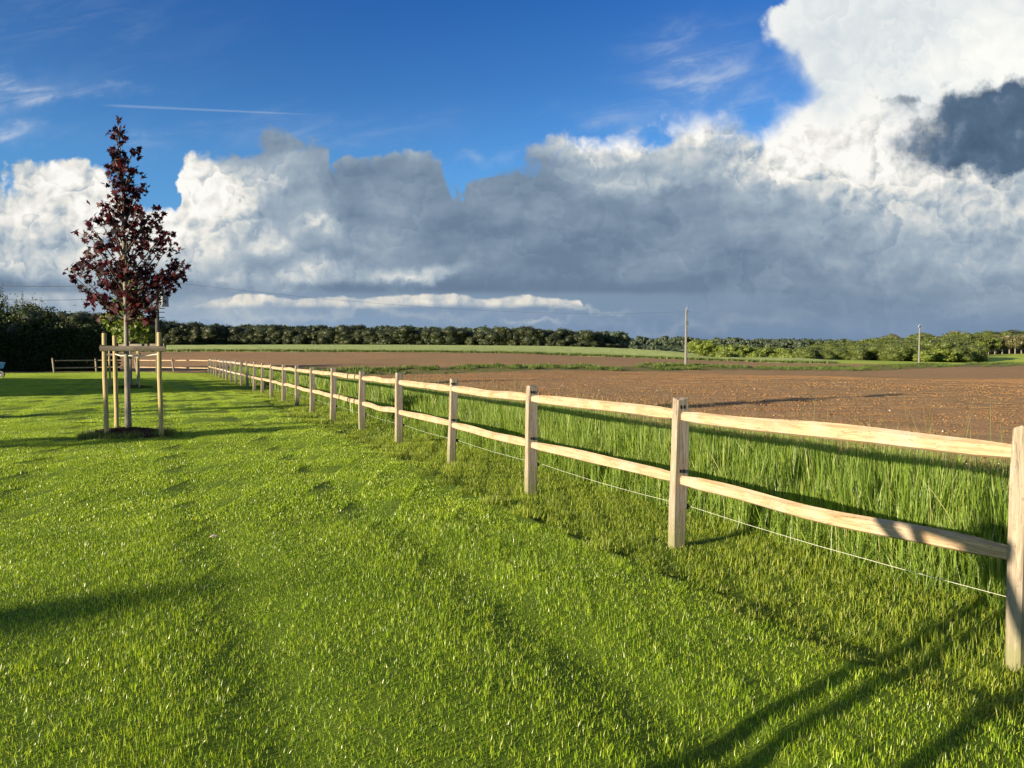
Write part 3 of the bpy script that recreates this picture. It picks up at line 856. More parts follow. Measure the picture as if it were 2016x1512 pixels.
def build_field_detail():
    def zf(x, y):
        fade = np.clip((70 - np.hypot(x, y)) / 40, 0, 1)
        return terrain(x, y) + 0.10 * fbm(x, y, 0.8, 4, 31) * fade + 0.35 * fbm(x, y, 14, 3, 61) * np.clip((np.hypot(x, y) - 12) / 30, 0, 1) - 0.02
    inside = lambda x, y: (fence_s(x, y) > 2.7) & (track_d(x, y) < -10)
    C = [clod_patch('k', 1.2, 130, 0.012, 0.055, M_CLOD, 5 + k) for k in range(4)]
    D = [clod_patch('l', 2.6, 220, 0.02, 0.085, M_CLOD, 15 + k) for k in range(4)]
    P = []; R = []; S = []; W = []
    for protos, off, cell, y0, y1 in ((C, 0, 1.15, 4.0, 24.0), (D, 4, 2.5, 24.0, 80.0)):
        p, r = tiles(cell, y0, y1, inside, zf, margin=1.0, jit=0.3)
        P.append(p); R.append(r); S.append(scl(len(p), 0.9, 1.1)); W.append(off + RNG.integers(0, 4, len(p)))
    scatter('soil_clods', C + D, np.concatenate(P), np.concatenate(R), np.concatenate(S), 'loose brown clods of earth over the ploughed field', np.concatenate(W))
    E = [clod_patch('m', 2.5, 4, 0.02, 0.06, M_STONE, 25 + k) for k in range(4)]
    p, r = tiles(2.4, 5.0, 60.0, inside, zf, margin=1.0, jit=0.6)
    scatter('field_stones', E, p, r, scl(len(p), 0.8, 1.2), 'small pale stones scattered over the ploughed soil')
    H = [blade_patch('n', 1.0, 60, 0.03, 0.10, 0.006, 0.014, 0.9, M_STRAW, 2, 0.4, seed=140 + k, clump=0.5) for k in range(4)]
    p, r = tiles(0.95, 5.0, 40.0, lambda x, y: inside(x, y) & (fbm(x, y, 4, 3, 19) + 0.20 - 0.035 * fence_s(x, y) > 0), zf, margin=1.0, jit=0.6)
    scatter('stubble', H, p, r, scl(len(p), 0.7, 1.2), 'short dry stubble and seedlings in the ploughed soil')
    # weeds on the farm track
    Wd = [blade_patch('o', 1.6, 240, 0.16, 0.55, 0.03, 0.06, 0.55, M_WEED, 3, 0.6, seed=150 + k, clump=0.75) for k in range(4)]
    X = []; 
    for i in range(620):
        tt = -60 + 230 * RNG.random(); dd = -7.5 + 8.5 * RNG.random()
        if RNG.random() < 0.35: dd = -0.5 + 2 * RNG.random()
        x = 23 + TD.x * tt - TD.y * dd; y = 102 + TD.y * tt + TD.x * dd
        if fbm(np.array([x]), np.array([y]), 7, 3, 23)[0] > -0.06: X.append((x, y, tz(x, y) + 0.0))
    pole = (23, 102)
    for i in range(26):
        x = 23 + RNG.normal(0, 2.4); y = 102 + RNG.normal(0, 1.2); X.append((x, y, tz(x, y)))
    X = np.array(X); n = len(X)
    scatter('verge_weeds', Wd, X, np.stack((np.zeros(n), np.zeros(n), RNG.random(n) * 6), 1), scl(n, 0.8, 1.4, 0.35, 1.1), 'dark green weeds along the farm track between the two brown fields')
    # ragged front of the crop
    Cr = [blade_patch('p', 3.0, 200, 0.3, 0.62, 0.06, 0.12, 0.25, M_WEED, 2, 0.5, seed=160 + k, clump=0.4) for k in range(3)]
    X = []
    for px in np.arange(-100, 1640, 9.0):
        u = (px - 1008) / F; y = float(crop_y(np.array([u]))[0]) + 0.6; x = u * y
        if track_d(x, y) > 2: X.append((x, y, tz(x, y)))
    X = np.array(X); n = len(X)
    scatter('crop_edge', Cr, X, np.stack((np.zeros(n), np.zeros(n), RNG.random(n) * 6), 1), scl(n, 0.9, 1.2, 0.85, 1.2), 'ragged green front edge of the crop in front of the dark wood')


build_lawn(); build_rough(); build_tall(); build_field_detail()

# ------------------------------------------------------------------ post and rail fence
def sepz(g, v):
    n = g.node('ShaderNodeSeparateXYZ'); g.t.links.new(v, n.inputs[0]); return n.outputs[2]


def wood_mat(name, light, dark, grey, axis=2, rough=0.75, foot=False):
    def f(g):
        p = opos(g)
        s = [9, 9, 9]; s[axis] = 0.7
        gr = g.noise(scaled(g, p, *[q * 4 for q in s]), 1.0, 5, 0.65, 0.6)
        bl = g.noise(p, 2.3, 4, 0.6); kn = g.voro(scaled(g, p, 3.2, 3.2, 2.0), 1.0, 1, 0.5, feature='F1')
        c = g.mix(g.step(gr, 0.35, 0.68), dark, light)
        c = g.mix(g.mul(g.step(bl, 0.42, 0.66), 0.8), c, grey)
        ck = g.noise(scaled(g, p, *[q * 2.2 for q in s]), 1.7, 3, 0.5, 1.2)
        c = g.mix(g.mul(g.step(g.m('ABSOLUTE', g.sub(ck, 0.5)), 0.0, 0.016, a=1.0, b=0.0), 0.65), c, tuple(q * 0.35 for q in dark))
        if foot: c = g.mix(g.mul(g.step(g.mad(g.noise(p, 9, 4, 0.7), 0.7, g.mul(sepz(g, p), -1.0)), -0.05, 0.30), 0.75), c, (0.16, 0.17, 0.075))
        c = g.mix(g.mul(g.step(kn, 0.03, 0.11, a=1.0, b=0.0), 0.5), c, tuple(q * 0.45 for q in dark))
        c = g.mix(g.mul(g.step(g.noise(p, 26, 3, 0.7), 0.62, 0.74), 0.30), c, tuple(q * 0.5 for q in dark))
        return principled(g, c, rough, 0.2, bump(g, gr, 0.5, 0.006))
    return mat(name, f)
M_POST = wood_mat('weathered oak post', (0.34, 0.285, 0.21), (0.20, 0.165, 0.12), (0.27, 0.25, 0.22), foot=True)
M_RAIL = wood_mat('fresh oak rail', (0.45, 0.33, 0.20), (0.28, 0.19, 0.105), (0.37, 0.31, 0.235), axis=0)
M_RAILG = wood_mat('shade grey oak rail', (0.37, 0.33, 0.27), (0.27, 0.24, 0.20), (0.34, 0.32, 0.29), axis=0)
M_DARK = mat('dark gap', lambda g: principled(g, (0.012, 0.010, 0.008), 0.9, 0.05))
M_BLACK = mat('black plastic', lambda g: principled(g, (0.015, 0.015, 0.016), 0.5, 0.4))
M_CORD = mat('white cord', lambda g: principled(g, g.ramp(g.noise(opos(g), 30, 2), [(0.3, (0.40, 0.42, 0.34)), (0.7, (0.58, 0.58, 0.48))]), 0.6, 0.3))


def make_post(parent, x, y, z, ang, h, r, name='post', detail=True, lean=(0, 0)):
    """cleft oak post, wide face across the fence, waney edges"""
    W, D = 0.122 + r.uniform(-.012, .012), 0.078 + r.uniform(-.008, .008)
    n = 9; mb = MB(); rows = []
    wob = [r.uniform(-1, 1) for _ in range(8)]
    for i in range(n):
        f = i / (n - 1); zz = -0.35 + (h + 0.35) * f
        b = 0.010 * math.sin(3.1 * f + wob[0]) + 0.006 * math.sin(7 * f + wob[1]); c = 0.006 * math.sin(4 * f + wob[2])
        w = W * (1.0 + 0.05 * math.sin(5 * f + wob[3])) / 2; d = D * (1.0 + 0.07 * math.sin(4 * f + wob[4])) / 2
        ch = 0.010 + 0.006 * math.sin(6 * f + wob[5])
        if i == n - 1: ch = 0.018
        row = [(-d + ch, -w), (d - ch * 0.6, -w), (d, -w + ch * 0.6), (d, w - ch), (d - ch, w), (-d + ch, w), (-d, w - ch), (-d, -w + ch)]
        for k, (a, q) in enumerate(row):
            zt = zz
            if i == n - 1: zt += 0.012 * math.sin(k * 1.7 + wob[6]) 
            rows.append(Vector((a + c + lean[0] * f, q + b + lean[1] * f, zt)))
    mb.v = rows; mb.a = [0.5] * len(rows)
    for i in range(n - 1):
        for k in range(8):
            mb.f.append((i * 8 + k, i * 8 + (k + 1) % 8, (i + 1) * 8 + (k + 1) % 8, (i + 1) * 8 + k))
    top = len(mb.v); mb.v.append(Vector((lean[0], lean[1], h + 0.008))); mb.a.append(.5)
    for k in range(8): mb.f.append(((n - 1) * 8 + k, (n - 1) * 8 + (k + 1) % 8, top))
    o = mb.build(name, M_POST, parent, loc=(x, y, z)); o.rotation_euler = (0, 0, ang)
    return o, D


def make_rail(parent, A, B, mt, r, sag=0.0, wave=0.02, name='rail', hgt=0.10, th=0.058):
    """half round cleft rail from A to B with scarfed ends"""
    A = Vector(A); B = Vector(B); L = (B - A).length; ax = (B - A).normalized()
    side = Vector((0, 0, 1)).cross(ax).normalized(); up = ax.cross(side)
    mb = MB(); n = 13; p1, p2 = r.uniform(0, 6), r.uniform(0, 6); bow = r.uniform(-0.7, 1.0)
    for i in range(n):
        f = i / (n - 1); x = L * f
        e = math.sin(math.pi * f)
        hh = hgt * (0.88 + 0.12 * e ** 0.5 + 0.05 * math.sin(9 * f + p1)) / 2; tt = th * (0.75 + 0.25 * e) / 2
        if i in (0, n - 1): hh *= 0.8; tt *= 0.8
        dz = sag * e + wave * bow * e + wave * 0.45 * math.sin(7.5 * f + p2) * e; dy = 0.014 * math.sin(5 * f + p1) * e
        # lawn face is +side or -side; rounded top, flat cleft back
        prof = [(-tt, -hh * .7), (-tt * 1.1, 0.1 * hh), (-tt * .55, hh * .85), (tt * .1, hh), (tt, hh * .55), (tt, -hh * .75), (tt * .2, -hh), (-tt * .6, -hh)]
        for a, b in prof: mb.v.append(Vector((x, a + dy, b + dz))); mb.a.append(.5)
    for i in range(n - 1):
        for k in range(8): mb.f.append((i * 8 + k, (i + 1) * 8 + k, (i + 1) * 8 + (k + 1) % 8, i * 8 + (k + 1) % 8))
    mb.f.append(tuple(range(8))); mb.f.append(tuple((n - 1) * 8 + k for k in reversed(range(8))))
    o = mb.build(name, mt, parent)
    M = Matrix((ax, side, up)).transposed().to_4x4(); M.translation = A
    o.matrix_local = M
    return o


def gaps(post, hs, r, off=0.0):
    """the small dark slots left open above each rail in its mortice"""
    for h in hs:
        for dy in (-0.014, 0.018):
            mb = MB(); mb.box((-0.0, off + dy, h + 0.060), 0.0845, 0.013, 0.028 + r.uniform(-.003, .003))
            mb.build('mortice_slot', M_DARK, post)


def build_fence():
    r = random.Random(5)
    root = thing('post_and_rail_fence', 'long cleft oak two rail fence running from the lower right corner away along the lawn', 'fence', (P1.x, P1.y, 0))
    inv = Vector((-P1.x, -P1.y, 0))
    ang = math.atan2(STEP.y, STEP.x)
    pos = []
    for n in range(-1, NPOST + 1):
        p = post_xy(n) + Vector((r.uniform(-.03, .03), r.uniform(-.03, .03))) if n not in (0, 1) else post_xy(n)
        if n == 0: p = p + Vector((0.085, 0.0))
        z = gz(p.x, p.y)
        h = 1.185 + (0.0 if n in (0, 1, 2, 3) else r.uniform(-.03, .03)) - z
        lean = (r.uniform(-.02, .02), r.uniform(-.02, .02)) if n > 1 else ((0, 0.018) if n == 0 else (0, 0))
        pos.append((p, z, h))
        o, D = make_post(root, p.x - P1.x, p.y - P1.y, z, ang, h, r, lean=lean)
        if n < 12: 
            gaps(o, (1.06 - z, 0.54 - z), r)
            mb = MB(); mb.box((0.0, -0.072, 0.30 - z), 0.022, 0.03, 0.045); mb.tube([(0, -0.06, 0.30 - z), (0, -0.10, 0.30 - z)], 0.012, 8)
            mb.build('insulator', M_BLACK, o)
    hts = []
    for n in range(len(pos) - 1):
        a, b = pos[n][0], pos[n + 1][0]
        d = (b - a).normalized()
        grey = (n - 1) in (14, 15, 16, 17, 18)  # stretch lying in shade: the shade is put into these rails' grey colour
        for lv in (1.055, 0.535):
            za = lv + r.uniform(-.015, .015); zb = lv + r.uniform(-.015, .015)
            if n - 1 < 3: za, zb = lv, lv - 0.01
            e = 0.030
            make_rail(root, (a.x + d.x * e - P1.x, a.y + d.y * e - P1.y, za), (b.x - d.x * e - P1.x, b.y - d.y * e - P1.y, zb), M_RAIL if not grey else M_RAILG, r, wave=r.choice((0.008, 0.015, 0.03)))
    # second fence closing the lawn at the far end
    root2 = thing('post_and_rail_fence', 'short pale two rail fence with crooked posts across the far end of the lawn', 'fence', (SIDE[1].x, SIDE[1].y, 0))
    o2 = Vector((SIDE[1].x, SIDE[1].y))
    prev = (CORNER, None)
    last = None
    for i, v in enumerate(SIDE[1:]):
        hh = (1.12, 1.08, 1.12, 1.20)[i]
        lean = ((0.02, -0.22), (0.0, -0.16), (0.0, -0.12), (0.0, -0.17))[i]
        make_post(root2, v.x - o2.x, v.y - o2.y, 0, math.pi, hh, r, lean=(-lean[1], 0.0))
    ends = [CORNER] + SIDE[1:]
    for i in range(len(ends) - 1):
        a, b = ends[i], ends[i + 1]; d = (b - a).normalized()
        for lv in (1.0, 0.42):
            make_rail(root2, (a.x + d.x * .07 - o2.x, a.y + d.y * .07 - o2.y, lv), (b.x - d.x * .0 - o2.x + 0.08 * (lv > .5), b.y - o2.y, lv), M_RAIL, r, wave=0.015, hgt=0.085)
    # white cord strung low along the field side of the posts
    mb = MB(); pts = []
    for n in range(-1, 20):
        p = post_xy(n) + FN * 0.10
        q = post_xy(n + 1) + FN * 0.10
        for f in (0.0, 0.25, 0.5, 0.75):
            c = p.lerp(q, f); pts.append((c.x, c.y, 0.30 - 0.02 * math.sin(math.pi * f)))
    mb.tube(pts, 0.0015, 5)
    tag(mb.build('electric_cord', M_CORD), 'thin white electric cord strung low along the posts in front of the tall grass', 'cord')

build_fence()

# ------------------------------------------------------------------ young staked trees
def bark_mat(name, a, b):
    def f(g):
        p = opos(g)
        n = g.noise(scaled(g, p, 14, 14, 5), 1.0, 5, 0.65)
        return principled(g, g.mix(g.step(n, 0.35, 0.7), a, b), 0.85, 0.15, bump(g, n, 0.6, 0.01))
    return mat(name, f)
M_BARK = bark_mat('smooth grey bark', (0.23, 0.21, 0.165), (0.115, 0.105, 0.08))
M_DBARK = bark_mat('dark bark', (0.09, 0.075, 0.055), (0.04, 0.033, 0.025))
M_TWIG = bark_mat('brown grey twigs', (0.11, 0.095, 0.075), (0.06, 0.05, 0.04))
M_PBARK = bark_mat('pale bark', (0.24, 0.21, 0.155), (0.12, 0.105, 0.08))
def leaf_mat(name, lo, mid, hi, trans=0.3, tint=(1.35, 1.25, 0.5), rough=0.5, spec=0.35, big=0.0):
    def f(g):
        t = attr(g, 'tone')
        if big: t = g.add(g.mul(t, 0.65), g.mul(g.noise(gpos(g), big, 3, 0.6), 0.35))
        return leafy(g, g.ramp(t, [(0.1, lo), (0.5, mid), (0.9, hi)]), rough, spec, trans, tint)
    return mat(name, f)
M_PURPLE = leaf_mat('purple maple leaf', (0.011, 0.005, 0.007), (0.026, 0.008, 0.011), (0.070, 0.015, 0.019), 0.25, (2.2, 0.4, 0.45), 0.55, 0.15)
M_GLEAF = leaf_mat('fresh green leaf', (0.07, 0.12, 0.015), (0.13, 0.19, 0.02), (0.22, 0.28, 0.035), 0.4)
M_BUSH = leaf_mat('dark bush leaf', (0.015, 0.026, 0.008), (0.035, 0.055, 0.014), (0.075, 0.10, 0.024), 0.3)
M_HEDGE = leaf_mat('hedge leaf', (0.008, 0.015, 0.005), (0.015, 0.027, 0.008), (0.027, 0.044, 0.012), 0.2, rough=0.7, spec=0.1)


def leaf_cloud(name, C, N, S, shape, material, parent=None, tone=None, seed=0, link=True, fold=0.25):
    """many separate leaves: centres C (n,3), normals N (n,3), sizes S (n,), outline shape [(x,y)..]"""
    r = np.random.default_rng(seed); n = len(C); k = len(shape)
    N = N / np.maximum(np.linalg.norm(N, axis=1, keepdims=True), 1e-6)
    ref = r.normal(size=(n, 3)); T = np.cross(N, ref); T /= np.maximum(np.linalg.norm(T, axis=1, keepdims=True), 1e-6)
    B = np.cross(N, T)
    sh = np.array(shape, float)
    V = C[:, None] + S[:, None, None] * (sh[None, :, 0, None] * T[:, None] + sh[None, :, 1, None] * B[:, None] - fold * (np.abs(sh[None, :, 0, None]) ** 1.5) * N[:, None])
    V = V.reshape(-1, 3)
    if tone is None: tone = r.random(n)
    if k == 4: Fl = np.arange(n * k)
    else: Fl = np.arange(n * k)
    return npmesh(name, V, Fl, np.full(n, k), material, np.repeat(tone, k), parent, link=link)

MAPLE = [(0, -0.42), (0.10, -0.22), (0.44, -0.36), (0.30, -0.08), (0.56, 0.10), (0.24, 0.14), (0.20, 0.30), (0, 0.60), (-0.20, 0.30), (-0.24, 0.14), (-0.56, 0.10), (-0.30, -0.08), (-0.44, -0.36), (-0.10, -0.22)]
OVAL = [(0, -0.5), (0.28, -0.1), (0.2, 0.28), (0, 0.5), (-0.2, 0.28), (-0.28, -0.1)]


def young_tree(name, label, cat, base, H, fork, prof, leafm, leafs, nbr, seed, group=None, sprigs=(), size=0.105, per=1.0):
    """prof: height -> half width of the crown; sprigs: explicit branch tips (dx, z)"""
    r = random.Random(seed); nr = np.random.default_rng(seed)
    root = thing(name, label, cat, base, group=group)
    zs = [p[0] for p in prof]; lw = [p[1] for p in prof]; rw = [p[2] for p in prof]
    tk = MB(); pts = []; n = 14
    for i in range(n):
        f = i / (n - 1); z = -0.15 + (H + 0.1) * f
        pts.append((0.035 * math.sin(5 * f + seed) * f - 0.12 * max(0, f - .4), 0.03 * math.sin(4 * f + 1) * f, z))
    rad = [0.052 * (1 - i / (n - 1)) ** 0.75 + 0.005 for i in range(n)]
    rad[0] = 0.075; rad[1] = 0.058
    tk.tube(pts, rad, 10)
    trunk = tk.build('trunk', M_BARK, root, smooth=True)
    def tp(z):
        f = (z + 0.15) / (H + 0.1) * (n - 1); i = min(int(f), n - 2); return Vector(pts[i]).lerp(Vector(pts[i + 1]), f - i), rad[i] * (1 - (f - i)) + rad[i + 1] * (f - i)
    br = MB(); LC = []; LN = []; LS = []; LT = []
    def leaves_at(p, cnt, spread):
        for _ in range(cnt):
            q = Vector((r.gauss(0, spread), r.gauss(0, spread), r.gauss(-0.03, spread * 0.9)))
            LC.append(p + q); LN.append(Vector((r.gauss(0, 0.6) - .25, r.gauss(0, 0.6) - .45, r.gauss(0.35, 0.5)))); LS.append(size * r.uniform(0.65, 1.25)); LT.append(r.random())
    def branch(z0, tip, w):
        a, ra = tp(z0); tip = Vector(tip)
        m1 = a.lerp(tip, 0.35) + Vector((0, 0, -0.03 * (tip - a).length)); m2 = a.lerp(tip, 0.7) + Vector((0, 0, -0.02 * (tip - a).length))
        P = [a, m1, m2, tip]; L = (tip - a).length
        br.tube(P, [min(ra * .6, 0.010 + 0.010 * L), 0.011 * w + .003, 0.007 * w + .002, 0.003], 6)
        nb = max(2, int(L / 0.17))
        for i in range(nb):
            f = 0.25 + 0.75 * (i + r.random()) / nb
            j = min(int(f * 3), 2); c = P[j].lerp(P[j + 1], f * 3 - j)
            sp = 0.05 + 0.16 * L * (1 - abs(f - .6))
            tw = c + Vector((r.uniform(-1, 1), r.uniform(-1, 1), r.uniform(-.4, .9))) * min(sp * 1.3, 0.34)
            br.tube([c, c.lerp(tw, .5) + Vector((0, 0, -.01)), tw], [0.005, 0.004, 0.002], 5)
            leaves_at(tw, max(1, int(leafs * per * r.uniform(.5, 1.4))), 0.055)
            leaves_at(c.lerp(tw, .55), max(1, int(leafs * .45 * per)), 0.05)
        leaves_at(tip, int(leafs * .8), 0.05)
    for i in range(nbr):
        f = (i + r.random() * .8) / nbr
        z = fork + (H - 0.3 - fork) * f ** 1.15
        az = i * 2.399 + r.uniform(-.4, .4)
        zt = z + 0.15 + 0.75 * min(1, (H - z) / 2) * r.uniform(.5, 1)
        zt = min(zt, H - .1)
        w = np.interp(zt, zs, rw) if math.cos(az) > 0 else np.interp(zt, zs, lw)
        w *= r.uniform(0.6, 0.92)
        if z > H - 1.5 and i % 3: continue
        branch(z, (math.cos(az) * w + tp(zt)[0].x * .5, math.sin(az) * w, zt), 1.0)
    for dx, dy, z in sprigs:
        branch(max(fork, z - 0.40 - 0.75 * abs(dx)), (dx * .92, dy, z), 1.2)
    for z in np.arange(H - 1.5, H + 0.02, 0.09):
        if r.random() < .4 and math.sin(z * 9) > -.2: leaves_at(tp(min(z, H))[0], 3, 0.045)
    leaves_at(tp(H)[0], 6, 0.05)
    branches = br.build('branches', M_TWIG, root)
    crown = leaf_cloud('foliage', np.array([tuple(c) for c in LC]), np.array([tuple(c) for c in LN]), np.array(LS), MAPLE, leafm, root, np.array(LT), seed)
    own(root, trunk, branches, crown)
    return root

M_STAKE = wood_mat('round pine stake', (0.40, 0.325, 0.155), (0.27, 0.215, 0.10), (0.35, 0.28, 0.15))
M_BAR = wood_mat('half round pine bar in shade tone', (0.135, 0.12, 0.09), (0.08, 0.07, 0.052), (0.155, 0.14, 0.11), axis=0)  # far darker than the stakes: the bars' shade is put into the colour
M_TIE = mat('pale strap', lambda g: principled(g, (0.55, 0.52, 0.45), 0.7, 0.2))

def stake_frame(label, base, stakes, group, bar_z=1.62, top=(1.90, 1.92, 1.88), tie=(0, 0), lean=(0, 0)):
    lx, ly = lean
    root = thing('tree_stake_frame', label, 'tree stakes', base, group=group)
    kids = []
    for i, (x, y) in enumerate(stakes):
        mb = MB(); r = random.Random(i + 3)
        mb.tube([(x + lx * z, y + ly * z, z) for x, y, z in ((0, 0, -.3), (0.008, 0, .4), (r.uniform(-.012, .012), 0, 1.1), (0, 0, top[i] - .012), (0, 0, top[i]))], [.043, .042, .041, .040, .034], 14)
        o = mb.build('stake', M_STAKE, root, smooth=False, loc=(x, y, 0)); kids.append(o)
    for a, b, dz in ((0, 1, 0.0), (1, 2, 0.045), (2, 0, 0.02)):
        sh = Vector((lx, ly, 0)) * bar_z; A = Vector((*stakes[a], bar_z + dz)) + sh; B = Vector((*stakes[b], bar_z + dz)) + sh; d = (B - A).normalized()
        c = (Vector((*stakes[0], 0)) + Vector((*stakes[1], 0)) + Vector((*stakes[2], 0))) / 3 + sh
        out = ((A + B) / 2 - c); out.z = 0; out.normalize()
        A = A + out * 0.058 - d * 0.09; B = B + out * 0.058 + d * 0.09
        L = (B - A).length; mb = MB(); prof = [(-.018, -.045), (0.012, -.047), (.026, -.02), (.03, .012), (.014, .045), (-.018, .046)]
        for f in (0, .33, .66, 1):
            for p, q in prof: mb.v.append(Vector((L * f, p, q))); mb.a.append(.5)
        for i in range(3):
            for k in range(6): mb.f.append((i * 6 + k, (i + 1) * 6 + k, (i + 1) * 6 + (k + 1) % 6, i * 6 + (k + 1) % 6))
        mb.f.append(tuple(range(6))); mb.f.append(tuple(18 + k for k in reversed(range(6))))
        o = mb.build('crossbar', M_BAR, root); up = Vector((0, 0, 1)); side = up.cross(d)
        if side.dot(out) < 0: o_m = Matrix((-d, -side, up)).transposed().to_4x4(); o_m.translation = B
        else: o_m = Matrix((d, side, up)).transposed().to_4x4(); o_m.translation = A
        o.matrix_local = o_m; kids.append(o)
    if tie is None:
        own(root, *kids); return root
    mb = MB()
    for x, y in stakes[1:]:
        a = Vector((x, y, bar_z - .10)); b = Vector((*tie, bar_z - .13))
        mb.tube([a, a.lerp(b, .5) + Vector((0, 0, -.02)), b], .010, 6)
    o = mb.build('tree_tie', M_TIE, root); kids.append(o)
    own(root, *kids)
    return root


def soil_mound(base, rad, seed, name='soil_bed'):
    r = np.random.default_rng(seed); nr, na = 12, 40; V = []; F_ = []
    for i in range(nr + 1):
        for k in range(na):
            a = 2 * np.pi * k / na; q = rad * i / nr * (1 + .12 * math.sin(3 * a + seed) + .06 * math.sin(7 * a))
            x, y = base[0] + q * math.cos(a), base[1] + q * math.sin(a) * .85
            f = i / nr
            z = gz(x, y) + 0.13 * (1 - f ** 2) + (r.random() - .5) * 0.055 * (1 - f ** 4) - 0.03 * (f > .95)
            V.append((x, y, z))
    Q = [(i * na + k, i * na + (k + 1) % na, (i + 1) * na + (k + 1) % na, (i + 1) * na + k) for i in range(nr) for k in range(na)]
    Q = [tuple(reversed(q)) for q in Q]
    o = npmesh(name, np.array(V), np.array(Q).ravel(), np.full(len(Q), 4), M_BED); tag(o, kind='structure')
    pts = []; 
    for _ in range(120):
        a = r.random() * 6.28; q = rad * math.sqrt(r.random()) * .95; x, y = base[0] + q * math.cos(a), base[1] + q * math.sin(a) * .85
        pts.append((x, y, gz(x, y) + 0.12 * (1 - (q / rad) ** 2)))
    return np.array(pts)

def m_bed(g):
    p = gpos(g)
    n = g.noise(p, 12, 5, 0.7)
    return principled(g, g.ramp(n, [(0.3, (0.022, 0.014, 0.008)), (0.55, (0.05, 0.03, 0.018)), (0.75, (0.10, 0.065, 0.04))]), 0.95, 0.1, bump(g, n, 1.0, 0.04))
M_BED = mat('dark bed soil', m_bed)


def build_young():
    ps = 105.6
    # crown outline of the purple maple: height, left and right reach
    rows = [(640, 236, 262), (630, 215, 300), (610, 186, 330), (590, 162, 338), (570, 152, 352), (545, 138, 358), (520, 140, 372), (490, 166, 350), (460, 172, 345), (430, 186, 312), (405, 214, 322), (380, 210, 290), (350, 222, 284), (330, 222, 280), (300, 222, 272), (270, 234, 252), (232, 232, 250)]
    prof = []
    for py, a, b in rows:
        z = at_y(250, py, 14.35).z; prof.append((z, (250 - a) / ps, (b - 250) / ps))
    X, Y = BEDS[0]; b1 = gz(X, Y)
    sp = [((px - 250) / ps, dy, at_y(250, py, 14.35).z) for px, py, dy in
          ((135, 528, .1), (150, 545, -.2), (190, 430, .1), (178, 462, -.1), (166, 500, .2), (375, 522, 0), (365, 540, .2), (340, 462, -.1), (330, 480, .1), (345, 500, -.2), (316, 412, 0), (300, 420, .1), (272, 298, 0), (268, 330, 0), (228, 296, 0), (285, 375, .05), (228, 380, 0), (330, 590, 0), (322, 610, -.2), (175, 585, .1), (200, 620, -.1), (160, 570, 0), (300, 625, .1), (345, 560, 0))]
    t1 = young_tree('maple_tree', 'young purple leaved maple with a narrow pointed crown between three stakes', 'tree', (X, Y, b1), 5.83, 2.15, prof, M_PURPLE, 6, 40, 4, sprigs=sp, per=0.85, size=0.118)
    rel = lambda L: [(a - X, b - Y) for a, b in L]
    s1 = stake_frame('three round pine stakes with crossbars holding the purple leaved maple', (X, Y, b1), rel([(-7.43, 14.0), (-6.5, 14.15), (-7.76, 15.0)]), 'tree stake frames')
    # second staked tree, green
    X2, Y2 = BEDS[1]; b2 = gz(X2, Y2)
    prof2 = [(1.9, .5, .5), (2.3, 1.1, 1.15), (3.2, 1.25, 1.25), (4.0, .8, .8), (4.8, .45, .45), (5.6, .1, .1)]
    t2 = young_tree('maple_tree', 'young green leaved tree seen low behind the trunk of the purple one', 'tree', (X2, Y2, b2), 5.7, 1.75, prof2, M_GLEAF, 8, 46, 9, size=0.15)
    s2 = stake_frame('pine stakes with crossbars holding the green leaved young tree farther down the lawn', (X2, Y2, b2), [(-.75, -.35), (.55, -.4), (.0, .6)], 'tree stake frames', bar_z=1.48, top=(1.85, 1.75, 1.9))
    pts = [soil_mound(BEDS[0], 0.74, 3), soil_mound(BEDS[1], 0.75, 5)]
    P = np.concatenate(pts); n = len(P)
    CL = [clod_patch('q', 0.12, 3, 0.03, 0.09, M_BED, 60 + k) for k in range(4)]
    scatter('bed_clods', CL, P, np.stack((np.zeros(n), np.zeros(n), RNG.random(n) * 6), 1), scl(n, .7, 1.3), 'dark clods of soil round the feet of the staked trees')
    TG = [blade_patch('y', 0.22, 60, 0.06, 0.15, 0.004, 0.008, 0.4, M_WEED, 3, 0.6, seed=170 + k) for k in range(3)]
    Q = []
    for bx, by in BEDS:
        for _ in range(70):
            a = RNG.random() * 6.28; q = 0.55 + 0.24 * RNG.random(); x, y = bx + q * math.cos(a) * 1.05, by + q * math.sin(a) * .9; Q.append((x, y, gz(x, y)))
    Q = np.array(Q); n = len(Q)
    scatter('bed_edge_grass', TG, Q, np.stack((np.zeros(n), np.zeros(n), RNG.random(n) * 6), 1), scl(n, .8, 1.3), 'longer dark grass round the edges of the soil beds')
    # unseen leaning stakes, added beside the viewer to throw thin shadows over the lawn
    g = 'young trees of the garden outside the picture'
    AP = lambda al, pe: (-al * S2[0] + pe * S2[1], -al * S2[1] - pe * S2[0])       # along / across the sun's direction
    tx, ty = AP(-1.15, 2.06)
    for (x, y), rz, sc in ():
        c = copy_tree(t1, loc=(x, y, gz(x, y) - .02), rz=rz, scale=(sc, sc, sc), label='young purple leaved maple outside the left edge of the picture, its shadow on the lawn'); c['group'] = g
    stake_frame('three leaning pine stakes added out of view at the lower left to throw shadows near the fence', (tx, ty, 0), [(a - tx, b - ty) for a, b in (AP(-.7, 1.74), AP(-1.9, 1.47), AP(-1.2, 1.10))], 'tree stake frames', tie=None, lean=(.43 * S2[1], -.43 * S2[0]))

build_young()


